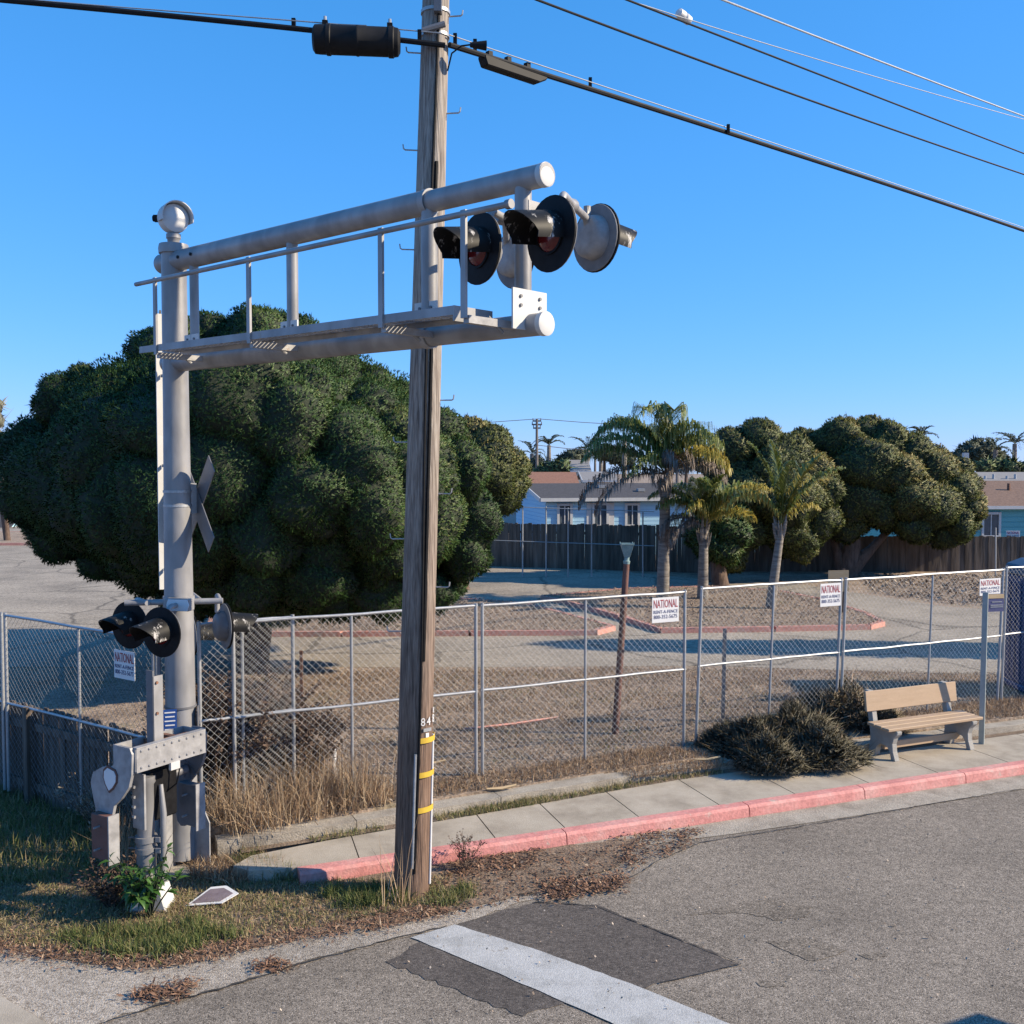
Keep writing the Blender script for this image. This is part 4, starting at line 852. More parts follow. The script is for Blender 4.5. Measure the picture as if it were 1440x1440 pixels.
# ------------------------------------------------------------------ wooden board fences
def board_fence(pts, label, z0, h, bw, gap, matn, name='board_fence', jit=.02, top=None):
    root = thing(name, label, 'fence', V3((pts[0].x, pts[0].y, z0)))
    proto = None
    for a, b in zip(pts[:-1], pts[1:]):
        a = V3((a.x, a.y, z0)); b = V3((b.x, b.y, z0)); e = (b-a).normalized(); L = (b-a).length; nv = V3((-e.y, e.x, 0)); yaw = math.atan2(e.y, e.x)
        k = int(L/(bw+gap))
        if proto is None:
            mb = MB().prism([(-bw/2, 0), (bw/2, 0), (bw/2, h-.02), (bw/2-.02, h), (-bw/2+.02, h), (-bw/2, h-.02)], (0, 0, 0), V3((1, 0, 0)), UP, V3((0, 1, 0)), .02)
            proto = mb.build('board', M[matn], None, origin=(0, 0, 0)); COL.objects.unlink(proto)
        for i in range(k):
            p = a+e*((i+.5)*(bw+gap))+nv*random.uniform(-.008, .008)
            copy_at(proto, p, root, (random.uniform(-.01, .01), random.uniform(-.006, .006), yaw+random.uniform(-.02, .02)), (1, 1, 1+random.uniform(-jit, jit)))
        for z in (h*.2, h*.8): MB().box((a+b)/2+nv*.035+UP*z, (L, .04, .09), (e, nv, UP)).build('rail', M[matn], root)
        for i in range(int(L/2.4)+1): MB().box(a+e*min(L, i*2.4)+nv*.09+UP*(h/2), (.09, .09, h), (e, nv, UP)).build('fence_post', M[matn], root)
    return root
nb_ = V3((-LDIR.y, LDIR.x, 0)); nb_ = nb_ if nb_.y > 0 else -nb_
board_fence([l2+nb_*.09+ldir*.05, l2+nb_*.09+ldir*5.0], 'dark low fence of weathered boards behind the left chain link', .0, 1.18, .105, .012, 'fence_wood')
FY = 37.0
bf = board_fence([pd(640, 790, 38.5), pd(1010, 800, 35.5)], 'grey board fence in front of the light blue house', LOT, 1.64, .15, .002, 'fence_wood_far')
bf = board_fence([pd(1010, 800, 36.2), pd(1700, 805, 36.2)], 'low shaded board fence behind the right hand trees', LOT, 1.26, .16, .002, 'fence_wood_far')
# thin chain link posts in front of the blue house
for i, (x, y0, y1) in enumerate(((735, 712, 796), (768, 712, 798), (799, 714, 800), (832, 714, 803), (904, 720, 806), (1400, 742, 805))):
    a = pd(x, y1, 34.5); a.z = LOT; b = pd(x, y0, 34.5)
    tag(MB().tube(a, b, .028, .028, 6).build('fence_post', M['galv'], None, True), ('leftmost', 'second', 'third', 'fourth', 'fifth', 'sixth and rightmost')[i]+' thin steel post from the left before the far board fence', 'post', 'thin posts before the far fence')
for k_, yy in enumerate((712, 760)):
    tag(MB().path([pd(x, yy+ (x-700)*.035, 34.48) for x in range(640, 960, 40)], .014, 5).build('fence_wire', M['galv']), ('upper', 'lower')[k_]+' thin wire strung before the blue house', 'wire')

# ------------------------------------------------------------------ bench, bus stop post, lamp post, boards
b0 = pz(1262, 1071, .128); b1 = pz(1368, 1055, .128)
bd = (b1-b0); bl = bd.length; bd.normalize(); bn_ = V3((-bd.y, bd.x, 0))
bench = thing('bench', 'tan plank bench with pale curved legs on the sidewalk', 'bench', b0+bd*(bl/2)+bn_*.25)
legp = [(0, 0), (.075, 0), (.10, .10), (.15, .165), (.27, .175), (.335, .12), (.36, 0), (.50, 0), (.47, .12), (.455, .24), (.47, .36), (.53, .60), (.575, .84), (.50, .84), (.44, .62), (.405, .44), (.02, .405), (-.035, .40), (-.03, .36), (.03, .30), (.055, .22), (.045, .12)]
holes = None
for q in (0, bl):
    lo = b0+bd*q
    MB().prism(legp, lo, bn_, UP, bd, .085).build('leg', M['bench_leg'], bench, bevel=.006)
x0, x1 = -.17, bl+.17; bc2 = b0+bd*((x0+x1)/2); Lb = x1-x0
for k_, yv in enumerate((-.01, .125, .26)): MB().box(bc2+bn_*(yv+.06)+UP*(.425+.006*k_), (Lb, .126, .038), (bd, bn_, UP)).build('seat_plank', M['bench_tan'], bench, bevel=.006)
bt = (UP+bn_*.13).normalized(); bbn = bd.cross(bt)
MB().box(bc2+bn_*.45+UP*.71, (Lb-.05, .27, .038), (bd, bt, bbn)).build('backrest', M['bench_tan'], bench, bevel=.006)
MB().box(b0+bd*(bl/2)+bn_*.25+UP*.15, (bl, .045, .09), (bd, bn_, UP)).build('stretcher', M['bench_tan'], bench)
# bus stop post
q = pz(1380, 1046, .128); t_ = pd(1386, 833, q.y); bp = thing('bus_stop_post', 'grey green steel post with a small blue sign near the bench', 'sign post', q)
dz = (t_-q)
MB().prism([(-.035, 0), (.035, 0), (.035, 1), (-.035, 1)], q, V3((.8, -.6, 0)), dz, V3((.6, .8, 0)), .035).build('post', M['post_green'], bp)
sc_ = q+dz*.93+V3((.155, .04, .0)); sux = V3((.97, .22, 0)); suy = V3((-.22, .97, 0))
sb_ = MB().box(sc_, (.27, .01, .25), (sux, suy, UP)).build('sign_panel', M['sign_blue'], bp)
MB().box(sc_-suy*.008+UP*.09, (.262, .006, .06), (sux, suy, UP)).build('panel_stripe', M['frond_yellow'] if False else M['plywood'], sb_)
for k_, (zz, ww) in enumerate(((.01, .16), (-.035, .2), (-.06, .2))): MB().box(sc_-suy*.008+UP*zz+sux*.02, (ww, .006, .012), (sux, suy, UP)).build('text_line', M['galv'], sb_)
# old lamp post
q = pz(865, 1032, LOT); t_ = pd(881, 792, q.y+.02); lp_ = thing('lamp_post', 'leaning rusty lamp post with a broken pale lantern top', 'lamp post', q)
MB().tube(q, t_, .05, .043, 12).build('post', M['rust_brown'], lp_, True)
a = (t_-q).normalized(); MB().lathe(t_, a, [(-.01, .045), (.03, .05), (.04, .036), (.09, .036)], 12).build('collar', M['patina'], lp_, True)
b_ = t_+a*.09; m = MB()
for k_ in range(4):
    an0, an1 = R(45+90*k_), R(135+90*k_); lo, hi = .045, .125
    v = [b_+V3((math.cos(an0), math.sin(an0), 0))*lo, b_+V3((math.cos(an1), math.sin(an1), 0))*lo, b_+V3((math.cos(an1)*hi, math.sin(an1)*hi, .18)), b_+V3((math.cos(an0)*hi, math.sin(an0)*hi, .18))]
    c_ = sum(v, V3((0, 0, 0)))/4; o_ = (c_-b_); o_.z = 0; o_.normalize()
    MB().add(v+[p-o_*.006 for p in v], [(0, 1, 2, 3), (7, 6, 5, 4), (0, 4, 5, 1), (1, 5, 6, 2), (2, 6, 7, 3), (3, 7, 4, 0)]).build('lantern_pane', M['glass_lamp'] if k_ in (1, 3) else M['patina'], lp_)
    MB().tube(v[0], v[3]+UP*.02, .008, .008, 5).build('lantern_rib', M['patina'], lp_)
    MB().tube(v[3], v[2], .009, .009, 5).build('lantern_rim', M['patina'], lp_)
# plywood notice board on a stake
q = pz(1186, 870, LOT); pb_ = thing('notice_board', 'blank brown plywood board on a stake behind the rental sign', 'board', q)
MB().box(pd(1179, 817, q.y), (.5, .02, .52), (V3((1, 0, .02)).normalized(), V3((0, 1, 0)), UP)).build('panel', M['plywood'], pb_)
MB().box(V3((q.x, q.y+.03, (q.z+pd(1179, 800, q.y).z)/2)), (.06, .03, pd(1179, 800, q.y).z-q.z), None).build('stake', M['bark'], pb_)
# white car / blue toilet behind the right hand fence
q = pz(1480, 972, LOT); tl = thing('portable_toilet', 'dark blue portable toilet at the right edge behind the fence', 'portable toilet', q)
tw = 1.12
for z0_, z1_, s_ in ((0, .12, 1.04), (.12, 1.93, 1.0)): MB().box(q+UP*((z0_+z1_)/2), (tw*s_, tw*s_, z1_-z0_), None).build('base' if z0_ == 0 else 'cabin', M['toilet_blue'], tl, bevel=.03)
MB().prism([(-.58, 0), (.58, 0), (.54, .16), (.3, .25), (-.3, .25), (-.54, .16)], q+UP*1.93, V3((1, 0, 0)), UP, V3((0, 1, 0)), 1.16).build('roof', M['toilet_roof'], tl, bevel=.02)
dr_ = MB().box(q+V3((0, -tw/2-.012, 1.02)), (.78, .03, 1.76), None).build('door', M['toilet_blue'], tl, bevel=.012)
for k_ in range(4): MB().box(q+V3((0, -tw/2-.03, .42+.36*k_)), (.6, .012, .05), None).build('door_rib', M['toilet_blue'], dr_)
for k_ in range(5): MB().box(q+V3((-tw/2-.01, -.36+.18*k_, 1.0)), (.02, .05, 1.6), None).build('cabin_rib', M['toilet_blue'], tl)
MB().box(q+V3((.3, -tw/2-.035, 1.0)), (.06, .02, .12), None).build('handle', M['galv'], dr_)
# fallen sign sheet by the mast
fc = pz(298, 1263, .03); fs = thing('fallen_sign', 'faded sign sheet lying on the ground by the mast', 'sign', fc)
f1 = V3((.93, .2, .05)).normalized(); f2 = V3((-.35, .9, .08)); f2 = (f2-f1*f2.dot(f1)).normalized(); f3 = f1.cross(f2)
MB().prism([(-.22, -.12), (.1, -.16), (.24, -.02), (.12, .16), (-.02, .17)], fc+UP*.02, f1, f2, f3, .006).build('sheet', M['sign_white'], fs)
MB().prism([(-.17, -.095), (.085, -.125), (.19, -.015), (.10, .11), (-.02, .12)], fc+UP*.026, f1, f2, f3, .004).build('print', M['paper'], fs)
# debris: light wooden laths on the ground
for k_, (x, y, L_, an, lab) in enumerate(((705, 1111, .36, 12, 'pale wood lath lying on the edging right of the pole'), (360, 1160, .42, 20, 'pale bark strip lying by the edging left of the pole'), (995, 1070, .34, 5, 'pale curved bark strip at the bush foot'), (720, 1020, 1.5, 20, 'long orange board lying in the dry lawn behind the fence'), (610, 1075, .3, 10, 'pale lath in the grass behind the utility pole'), (1075, 1010, .9, 24, 'pale pipe half buried behind the dark bush'))):
    c = pz(x, y, LOT if y < 1100 else .24); d_ = V3((math.cos(R(an+5)), math.sin(R(an+5)), .0)); 
    tag(MB().path([c-d_*(L_/2)+UP*.03, c+UP*.02, c+d_*(L_/2)+UP*.045], [.012, .022, .014], 5).build('wood_scrap', M['plywood'] if k_ != 3 else M['pink_kerb']), lab, 'wood scrap')

# ------------------------------------------------------------------ houses
def house(name, label, corner, ang, length, depth, eave, rise, wallm, roofm, z0=LOT, over=.3, siding=.0, wins=(), gable_left=True):
    """corner = near left corner; long side runs right at angle ang"""
    e = V3((math.cos(R(ang)), math.sin(R(ang)), 0)); nv = V3((-e.y, e.x, 0)); c = V3((corner.x, corner.y, z0))
    root = thing(name, label, 'house', c+e*(length/2)+nv*(depth/2)); h = eave-z0
    prof = [(0, 0), (depth, 0), (depth, h), (depth/2, h+rise), (0, h)]
    MB().prism(prof, c+e*(length/2), nv, UP, e, length).build('wall', M[wallm], root)
    if siding:
        m = MB(); k = int(h/siding)
        for i in range(k): m.box(c+e*(length/2)-nv*.012+UP*(siding*(i+.5)), (length, .022, siding*.86), (e, nv, UP))
        for i in range(int((h+rise)/siding)):
            zc_ = siding*(i+.5); wd = depth if zc_ < h else depth*(1-(zc_-h)/rise)
            if wd > .2: m.box(c+nv*(depth/2)-e*.012+UP*zc_, (.022, wd-.02, siding*.86), (e, nv, UP))
        o = m.build('siding', M[wallm], root); o['kind'] = 'stuff'
    rf = None
    for s_ in (0, 1):
        a = c+nv*(-over if s_ == 0 else depth+over)+UP*(h-over*rise/(depth/2)); b = c+nv*(depth/2)+UP*(h+rise)
        sl = (b-a); q = MB(); o = -e*over; L = length+2*over; nn = e.cross(sl).normalized(); nn = nn if nn.z > 0 else -nn
        v = [a+o, a+o+e*L, b+o+e*L, b+o]; q.add([p+nn*.02 for p in v]+[p+nn*.10 for p in v], [(3, 2, 1, 0), (4, 5, 6, 7), (0, 1, 5, 4), (1, 2, 6, 5), (2, 3, 7, 6), (3, 0, 4, 7)])
        rf = q.build('roof', M[roofm], root)
        if s_ == 0:
            MB().box(a+e*(length/2)+UP*.03-nv*.02, (L, .05, .14), (e, nv, UP)).build('fascia', M['white'], root)
        d_ = sl.normalized(); MB().box(a+o+sl*.5-e*.025+UP*.03, (.04, sl.length, .16), (e, d_, e.cross(d_))).build('bargeboard', M['white'], root)
    for (u0, u1, v0, v1, sh) in wins:
        wc = c+e*((u0+u1)/2)-nv*.06+UP*((v0+v1)/2-z0); w_, h_ = u1-u0, v1-v0
        wn = MB()
        for sx in (-1, 1): wn.box(wc+e*(sx*(w_/2)), (.1, .07, h_+.1), (e, nv, UP))
        for sz in (-1, 1): wn.box(wc+UP*(sz*(h_/2)), (w_-.102, .07, .1), (e, nv, UP))
        wf = wn.build('window', M['white'], root)
        MB().box(wc+nv*.03, (w_-.1, .02, h_-.1), (e, nv, UP)).build('pane', M['pane'], wf)
        MB().box(wc+nv*.01, (.04, .03, h_-.1), (e, nv, UP)).build('mullion', M['white'], wf)
        if sh:
            for sx in (-1, 1): MB().box(wc+e*(sx*(w_/2+.05+sh/2))+nv*.03, (sh, .04, h_+.1), (e, nv, UP)).build('shutter', M['white'], wf)
    return root, c, e, nv, rf
HB = pd(768, 702, 42.0)
ez = HB.z
r_, c_, e_, n_, rf = house('house', 'light blue house with dark grey roof beyond the board fence', HB, 11, 9.5, 6.2, ez, .5, 'blue_wall', 'roof_grey', siding=.16, wins=((.5, 1.05, 1.5, 2.40, 0), (2.0, 2.6, 1.5, 2.42, .24), (3.4, 3.95, 1.5, 2.40, 0), (6.2, 6.9, 1.5, 2.42, 0)))
for (u, v) in ((2.9, .62), (4.4, .35)): 
    p = c_+e_*u+n_*(3.1*v)+UP*(ez-LOT+.5*v+.1); MB().box(p+UP*.06, (.3, .3, .12), (e_, n_, UP)).build('roof_vent', M['galv'], rf)
HT = pd(1262, 712, 44)
r_, c_, e_, n_, rf = house('house', 'turquoise house with brown roof at the right edge', HT, 3, 13, 7, HT.z, .95, 'teal_wall', 'roof_brown', siding=.22, wins=((.2, .8, 1.0, 2.0, 0), (3.75, 4.5, .95, 1.95, 0), (7.5, 8.3, .95, 1.95, 0)))
for u in (4.4, 6): MB().tube(c_+e_*u+n_*2+UP*(HT.z-LOT+.5), c_+e_*u+n_*2+UP*(HT.z-LOT+.95), .08, .07, 8).build('roof_pipe', M['rust'], rf)
def far_house(label, x0, x1, ye, yr, Y, wallm, roofm, ang=0, depth=7):
    a = pd(x0, ye, Y); L = (x1-x0)/F*Y; z = a.z; rise = max(.3, pd(x0, yr, Y+depth/2).z-z)
    return house('house', label, a, ang, L, depth, z, rise, wallm, roofm, over=.35)
far_house('far house with reddish tiled roof behind the blue house', 752, 806, 682, 666, 58, 'cream_wall', 'roof_red')
far_house('far pale house under the palm fronds', 826, 862, 676, 665, 70, 'cream_wall', 'roof_pale')
far_house('far pinkish house between the distant trees left of the palms', 788, 826, 662, 648, 95, 'cream_wall', 'roof_pale')
r_, c_, e_, n_, rf = far_house('far house with long grey roof behind the turquoise house', 1360, 1520, 681, 666, 60, 'cream_wall', 'roof_pale')
for k_, u in enumerate((1.6, 2.1, 2.9, 3.4)): MB().tube(c_+e_*u+n_*1.2+UP*2.6, c_+e_*u+n_*1.2+UP*(3.15+.1*(k_ % 2)), .09, .08, 8).build('roof_pipe', M['galv'], rf)
MB().box(c_+e_*1.2+n_*3+UP*(3.9), (.3, .3, 1.3)).build('chimney', M['galv'], rf)
far_house('far white house between the palms and the right trees', 1060, 1130, 670, 660, 90, 'white', 'roof_pale')
far_house('far house at the left behind the pale tree', -140, 8, 742, 700, 62, 'blue_wall', 'roof_grey')
far_house('far low building left of the blue house', 690, 752, 700, 688, 64, 'white', 'roof_pale')

# ------------------------------------------------------------------ foliage builders
def ico(sub=2):
    import bmesh
    bm = bmesh.new(); bmesh.ops.create_icosphere(bm, subdivisions=sub, radius=1); v = np.array([q.co[:] for q in bm.verts]); f = np.array([[q.index for q in g_.verts] for g_ in bm.faces]); bm.free(); return v, f
ICV, ICF = ico(3)
def bump_r(d, seed):
    return 1+.11*np.sin(d[:, 0]*3.9+seed)*np.sin(d[:, 1]*4.1+seed*1.3)+.085*np.sin(d[:, 2]*4.6+seed*.7+d[:, 0]*3)+.045*np.sin(d[:, 0]*13+seed)*np.sin(d[:, 2]*12-seed)+.025*np.sin(d[:, 1]*15+d[:, 2]*11+seed*2)
def crown(name, lobes, matn, parent, dens=300, L=.11, wd=.022, blades=4, spread=.75, corem='leaf_core', topbias=.0):
    C = np.array([l[0] for l in lobes], float); Rr = np.array([l[1] for l in lobes], float)       # Rr (n,3)
    Vs = []; Rn = []; Ns = []
    CV = []; CF = []; off = 0
    for i in range(len(lobes)):
        sd = i*1.7
        cv = C[i]+ICV*Rr[i]*(.93*bump_r(ICV, sd))[:, None]; CV.append(cv); CF.append(ICF+off); off += len(cv)
        area = 4*math.pi*np.mean(Rr[i])**2; n_ = int(area*dens)
        d = rv(n_); rad = bump_r(d, sd)*rng.uniform(.90, 1.015, n_); p = C[i]+d*Rr[i]*rad[:, None]
        keep = np.ones(n_, bool)
        for j in range(len(lobes)):
            if j != i:
                q = (p-C[j])/Rr[j]; keep &= (q*q).sum(1) > .90**2
        p = p[keep]; nn = nrm(d[keep]/Rr[i]); lobe_r = rng.uniform(-.12, .12)+(.28 if rng.random() < .14 else 0)
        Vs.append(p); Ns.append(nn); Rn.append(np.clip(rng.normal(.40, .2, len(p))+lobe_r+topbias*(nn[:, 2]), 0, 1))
    P = np.concatenate(Vs); Nv = np.concatenate(Ns); Q = np.concatenate(Rn); n_ = len(P); k = blades
    P = np.repeat(P, k, 0); Nv = np.repeat(Nv, k, 0); Q = np.repeat(Q, k)+rng.normal(0, .1, n_*k)
    d = nrm(Nv*.75+rv(n_*k)*spread); s_ = nrm(nrm(np.cross(d, Nv))+rv(n_*k)*.35); ln = L*rng.uniform(.6, 1.35, (n_*k, 1))*np.where(rng.random((n_*k, 1)) < .025, 2.3, 1); ww = wd*rng.uniform(.7, 1.3, (n_*k, 1))
    P = P-d*ln*.25
    fl_ = (np.cross(s_, d)*Nv).sum(1, keepdims=True) < 0; s_ = np.where(fl_, -s_, s_)
    V = np.stack([P-s_*ww, P+s_*ww, P+d*ln], 1).reshape(-1, 3); Fc = np.arange(len(V)).reshape(-1, 3)
    vn = np.repeat(nrm(Nv+rv(n_*k)*.5), 3, 0)
    Qv = np.stack([Q-.15, Q-.15, Q+.15], 1).ravel()
    o = np_mesh(name, V, Fc, M[matn], parent, np.clip(Qv, 0, 1), vn=vn)
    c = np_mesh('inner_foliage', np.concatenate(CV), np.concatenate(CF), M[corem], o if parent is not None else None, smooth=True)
    return o
def lobes_px(lst, Y, vary=None, squash=.92):
    """(x, y, radius px, depth offset m)"""
    out = []
    for x, y, r, dy in lst:
        yy = Y+dy; p = pd(x, y, yy); rr = r/F*Y; out.append((tuple(p), (rr*random.uniform(.88, 1.15), rr*random.uniform(.88, 1.15), rr*(squash if not vary else random.uniform(*vary)))))
    return out
def trunk(parent, base, forks, r, name='trunk', matn='bark'):
    m = MB(); b = V3(base)
    for tip, rr in forks:
        t = V3(tip); mid = b.lerp(t, .35)+V3((random.uniform(-.08, .08), random.uniform(-.08, .08), .1)); m.path([b-UP*.05, b+UP*.15, mid, t], [r*1.25, r, rr*1.2, rr*.5], 10)
    return m.build(name, M[matn], parent, True)
# the big round tree
TY = 18.6
big_px = [(62, 640, 62), (38, 702, 42), (112, 572, 66), (150, 560, 50), (200, 558, 58), (245, 520, 62), (300, 498, 62), (365, 488, 58), (432, 515, 56), (490, 560, 58), (545, 578, 52), (598, 612, 58), (638, 662, 54), (658, 728, 44), (640, 772, 52), (612, 800, 50), (556, 806, 52), (480, 800, 58), (400, 800, 58), (320, 796, 58), (226, 790, 56), (158, 782, 50), (96, 738, 58), (128, 548, 40), (70, 680, 60)]
ins_px = [(336, 566, 74), (400, 598, 60), (478, 618, 58), (322, 660, 78), (440, 690, 80), (524, 700, 62), (372, 745, 72), (566, 672, 62), (236, 610, 86), (160, 640, 84), (240, 705, 84), (168, 715, 74), (455, 762, 66), (540, 762, 60), (602, 730, 62), (300, 745, 70), (425, 560, 58), (500, 655, 50), (600, 660, 55), (280, 560, 66), (130, 700, 60), (210, 760, 60)]
lst = [(x, y, r, dy) for x, y, r, dy in ((270, 806, 46, -1.6), (335, 822, 46, -1.7), (400, 826, 46, -1.6), (465, 822, 46, -1.5), (530, 818, 44, -1.4), (365, 806, 50, -2.3), (440, 806, 48, -2.2), (300, 800, 46, -2.2), (360, 500, 52, -.1), (330, 508, 48, .3), (418, 506, 56, .2), (468, 534, 54, .2), (520, 560, 48, .1))]
for (x, y, r) in big_px+[(300, 826, 44), (380, 832, 46), (462, 830, 46), (540, 826, 44), (604, 826, 36), (250, 812, 40)]:
    dx_, dy_ = x-350, y-650; dl_ = math.hypot(dx_, dy_); q_ = random.uniform(.64, .80); lst.append((x+dx_/dl_*r*(1-q_)*.9, y+dy_/dl_*r*(1-q_)*.9, r*q_, random.uniform(-.5, .5)))
for (x, y, r) in ins_px:
    ex, ey = (x-350)/340, (y-650)/205; dpt = 3.4*math.sqrt(max(.05, 1-ex*ex-ey*ey)); lst.append((x, y, r*random.uniform(.66, .98), -dpt*random.uniform(.86, 1.0))); lst.append((x+random.uniform(-20, 20), y, r*.9, dpt))
for (x, y, r) in big_px:
    ex, ey = (x-350)*.84, (y-650)*.84
    for sg in (-1, 1): lst.append((350+ex, 650+ey, r*.70, sg*1.75))
bt_base = pz(355, 946, LOT)
bt = thing('round_tree', 'huge dense dark green round tree behind the signal mast', 'tree', bt_base)
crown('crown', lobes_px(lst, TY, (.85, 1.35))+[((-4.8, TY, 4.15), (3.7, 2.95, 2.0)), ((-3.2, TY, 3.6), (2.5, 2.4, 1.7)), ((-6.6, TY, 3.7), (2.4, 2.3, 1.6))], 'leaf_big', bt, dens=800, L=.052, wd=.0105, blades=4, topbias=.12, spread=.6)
trunk(bt, (pd(355, 940, TY).x, TY, LOT), [((-4.6, TY, 3.2), .2), ((-5.6, TY-.3, 3.0), .12), ((-3.9, TY+.2, 3.0), .12), ((-4.9, TY+1.4, 3.0), .12)], .30)
# second round tree behind it
t2 = thing('round_tree', 'smaller round tree half hidden behind the big one, left of the blue house', 'tree', pz(690, 790, LOT))
T2 = 31.0
l2_ = [(650, 640, 52, 0), (690, 632, 36, -.4), (715, 660, 30, 0), (700, 690, 36, -.3), (660, 610, 26, 0), (620, 620, 30, .2), (630, 690, 50, .3), (680, 660, 44, -.8), (650, 670, 46, -.7), (728, 680, 16, 0), (712, 705, 18, 0), (676, 606, 18, .2)]
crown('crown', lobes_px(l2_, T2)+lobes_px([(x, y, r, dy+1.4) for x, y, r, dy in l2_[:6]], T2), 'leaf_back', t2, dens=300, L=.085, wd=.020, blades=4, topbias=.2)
q = pd(650, 800, T2); trunk(t2, (q.x, q.y, LOT), [((q.x+.1, T2, 3.2), .15), ((q.x+.8, T2, 3.1), .1)], .2)
# right hand trees
t3 = thing('round_tree', 'rounded olive green tree behind the rightmost palm', 'tree', pz(1008, 822, LOT))
T3 = 33.0
l3 = [(1030, 632, 34, 0), (1068, 622, 36, 0), (1105, 645, 36, -.2), (1140, 668, 34, 0), (1158, 690, 30, 0), (1150, 728, 34, 0), (1120, 755, 32, 0), (1060, 690, 46, -.4), (1030, 668, 36, 0), (1100, 700, 46, -.8), (1010, 640, 18, 0), (1040, 740, 44, .3), (1010, 760, 36, -.2), (1025, 785, 24, -.3), (1085, 660, 34, -.7), (1128, 775, 18, 0), (1130, 700, 34, -.6), (1105, 740, 34, -.6), (1012, 730, 30, -.2)]
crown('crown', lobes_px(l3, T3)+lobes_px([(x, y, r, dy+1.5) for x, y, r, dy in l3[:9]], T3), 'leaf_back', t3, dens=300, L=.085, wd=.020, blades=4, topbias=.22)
q = pd(1008, 820, T3); trunk(t3, (q.x, q.y, LOT), [((q.x+.3, T3, 3), .18), ((q.x+1.6, T3, 2.8), .1)], .30)
t4 = thing('round_tree', 'wide rounded olive tree left of the turquoise house', 'tree', pz(1190, 803, LOT))
T4 = 34.5
l4 = [(1185, 620, 36, 0), (1160, 622, 22, .2), (1220, 608, 24, .3), (1245, 625, 34, 0), (1280, 640, 34, 0), (1310, 660, 34, 0), (1345, 690, 32, 0), (1362, 712, 24, 0), (1340, 735, 32, 0), (1215, 655, 42, -.7), (1260, 665, 36, -.7), (1205, 700, 40, -.5), (1282, 700, 36, -.9), (1310, 712, 36, -.6), (1285, 738, 28, -.6), (1240, 712, 36, -.3), (1192, 735, 30, -.2), (1328, 752, 22, 0), (1180, 664, 36, 0), (1350, 660, 18, .5), (1130, 618, 18, .8), (1305, 695, 40, .5), (1250, 690, 40, .8)]
crown('crown', lobes_px(l4, T4)+lobes_px([(x, y, r, dy+1.6) for x, y, r, dy in l4[:9]], T4), 'leaf_back', t4, dens=300, L=.085, wd=.020, blades=4, topbias=.22)
q = pd(1190, 805, T4); trunk(t4, (q.x, q.y, LOT), [((q.x+.3, T4, 2.9), .25), ((q.x-.8, T4, 2.8), .12), ((q.x+2.2, T4, 2.7), .12)], .36)
# small green tree between the palms
t5 = thing('round_tree', 'small bright green bushy tree between the palms', 'tree', pz(1010, 822, LOT))
T5 = 31.5
l5 = [(1010, 735, 28, 0), (1030, 750, 26, -.2), (1000, 765, 26, 0), (1020, 775, 22, -.2), (1040, 728, 18, 0), (985, 750, 24, .2)]
crown('crown', lobes_px(l5, T5), 'leaf_big', t5, dens=190, L=.14, wd=.03, blades=4, topbias=.25)
q = pd(1012, 822, T5); trunk(t5, (q.x, q.y, LOT), [((q.x, T5, 1.9), .2), ((q.x-.3, T5, 1.8), .12)], .27)
# off-frame tall cypress, added to cast the long shadow band on the driveway
q = V3((15.6, 20.2, LOT)); t6 = thing('shadow_caster_cypress', 'added tall narrow cypress, unseen beyond the right edge, casting the driveway shadow', 'tree', q)
crown('crown', [((15.6, 20.2, .9+.75*i), (.95-.05*abs(i-4), .95-.05*abs(i-4), .8)) for i in range(10)], 'leaf_back', t6, dens=60, L=.2, wd=.05, blades=3)
trunk(t6, q, [((q.x, q.y, 2), .1)], .16)
# far trees on the skyline
def far_tree(label, px, Y, matn='leaf_far', base=None, dens=14, L=.45, group='distant skyline trees'):
    b = pd(px[0][0], 660, Y); root = thing('distant_tree', label, 'tree', (b.x, b.y, LOT), group)
    crown('crown', lobes_px([(x, y, r, random.uniform(-1, 1)) for x, y, r in px], Y), matn, root, dens=dens, L=L, wd=L*.22, blades=4, spread=1.1)
    MB().tube((b.x, b.y, LOT), pd(px[0][0], px[0][1], Y), .25, .12, 8).build('trunk', M['bark'], root, True)
far_tree('dark broad tree on the right skyline beside the lone palm', [(1365, 640, 20), (1350, 645, 14), (1385, 637, 18), (1400, 648, 16), (1372, 628, 12)], 90)
far_tree('bright green shrubby tree below the right skyline palm', [(1400, 656, 14), (1420, 658, 13), (1440, 660, 13), (1384, 657, 12)], 80, 'leaf_fargreen')
far_tree('bright green tree before the distant roofs left of the palms', [(775, 662, 15), (790, 657, 12), (762, 664, 11)], 75, 'leaf_fargreen')
far_tree('dark skyline tree right of the distant power pole', [(805, 644, 12), (815, 640, 10), (792, 646, 8)], 110)
far_tree('dark tree on the skyline behind the tallest palm', [(850, 636, 13), (866, 640, 14), (880, 646, 14)], 105)
far_tree('dark skyline tree in the gap right of the tallest palm', [(965, 652, 12), (985, 655, 10), (950, 655, 12)], 105)
far_tree('low dark tree behind the second round tree', [(756, 650, 10), (748, 655, 9)], 100)
lt = thing('pale_tree', 'pale thin leaved tree at the far left edge', 'tree', pz(8, 755, LOT))
crown('crown', lobes_px([(-14, 590, 20, 0), (-6, 620, 18, 0), (-30, 640, 30, 0), (-10, 570, 12, 0)], 50), 'leaf_pale', lt, dens=9, L=.5, wd=.04, blades=3, spread=1.0, corem='leaf_pale')
q = pd(10, 756, 50); trunk(lt, (q.x, q.y, LOT), [((q.x-.4, 50, 3.4), .1), ((q.x-.9, 50, 4.5), .08)], .16)

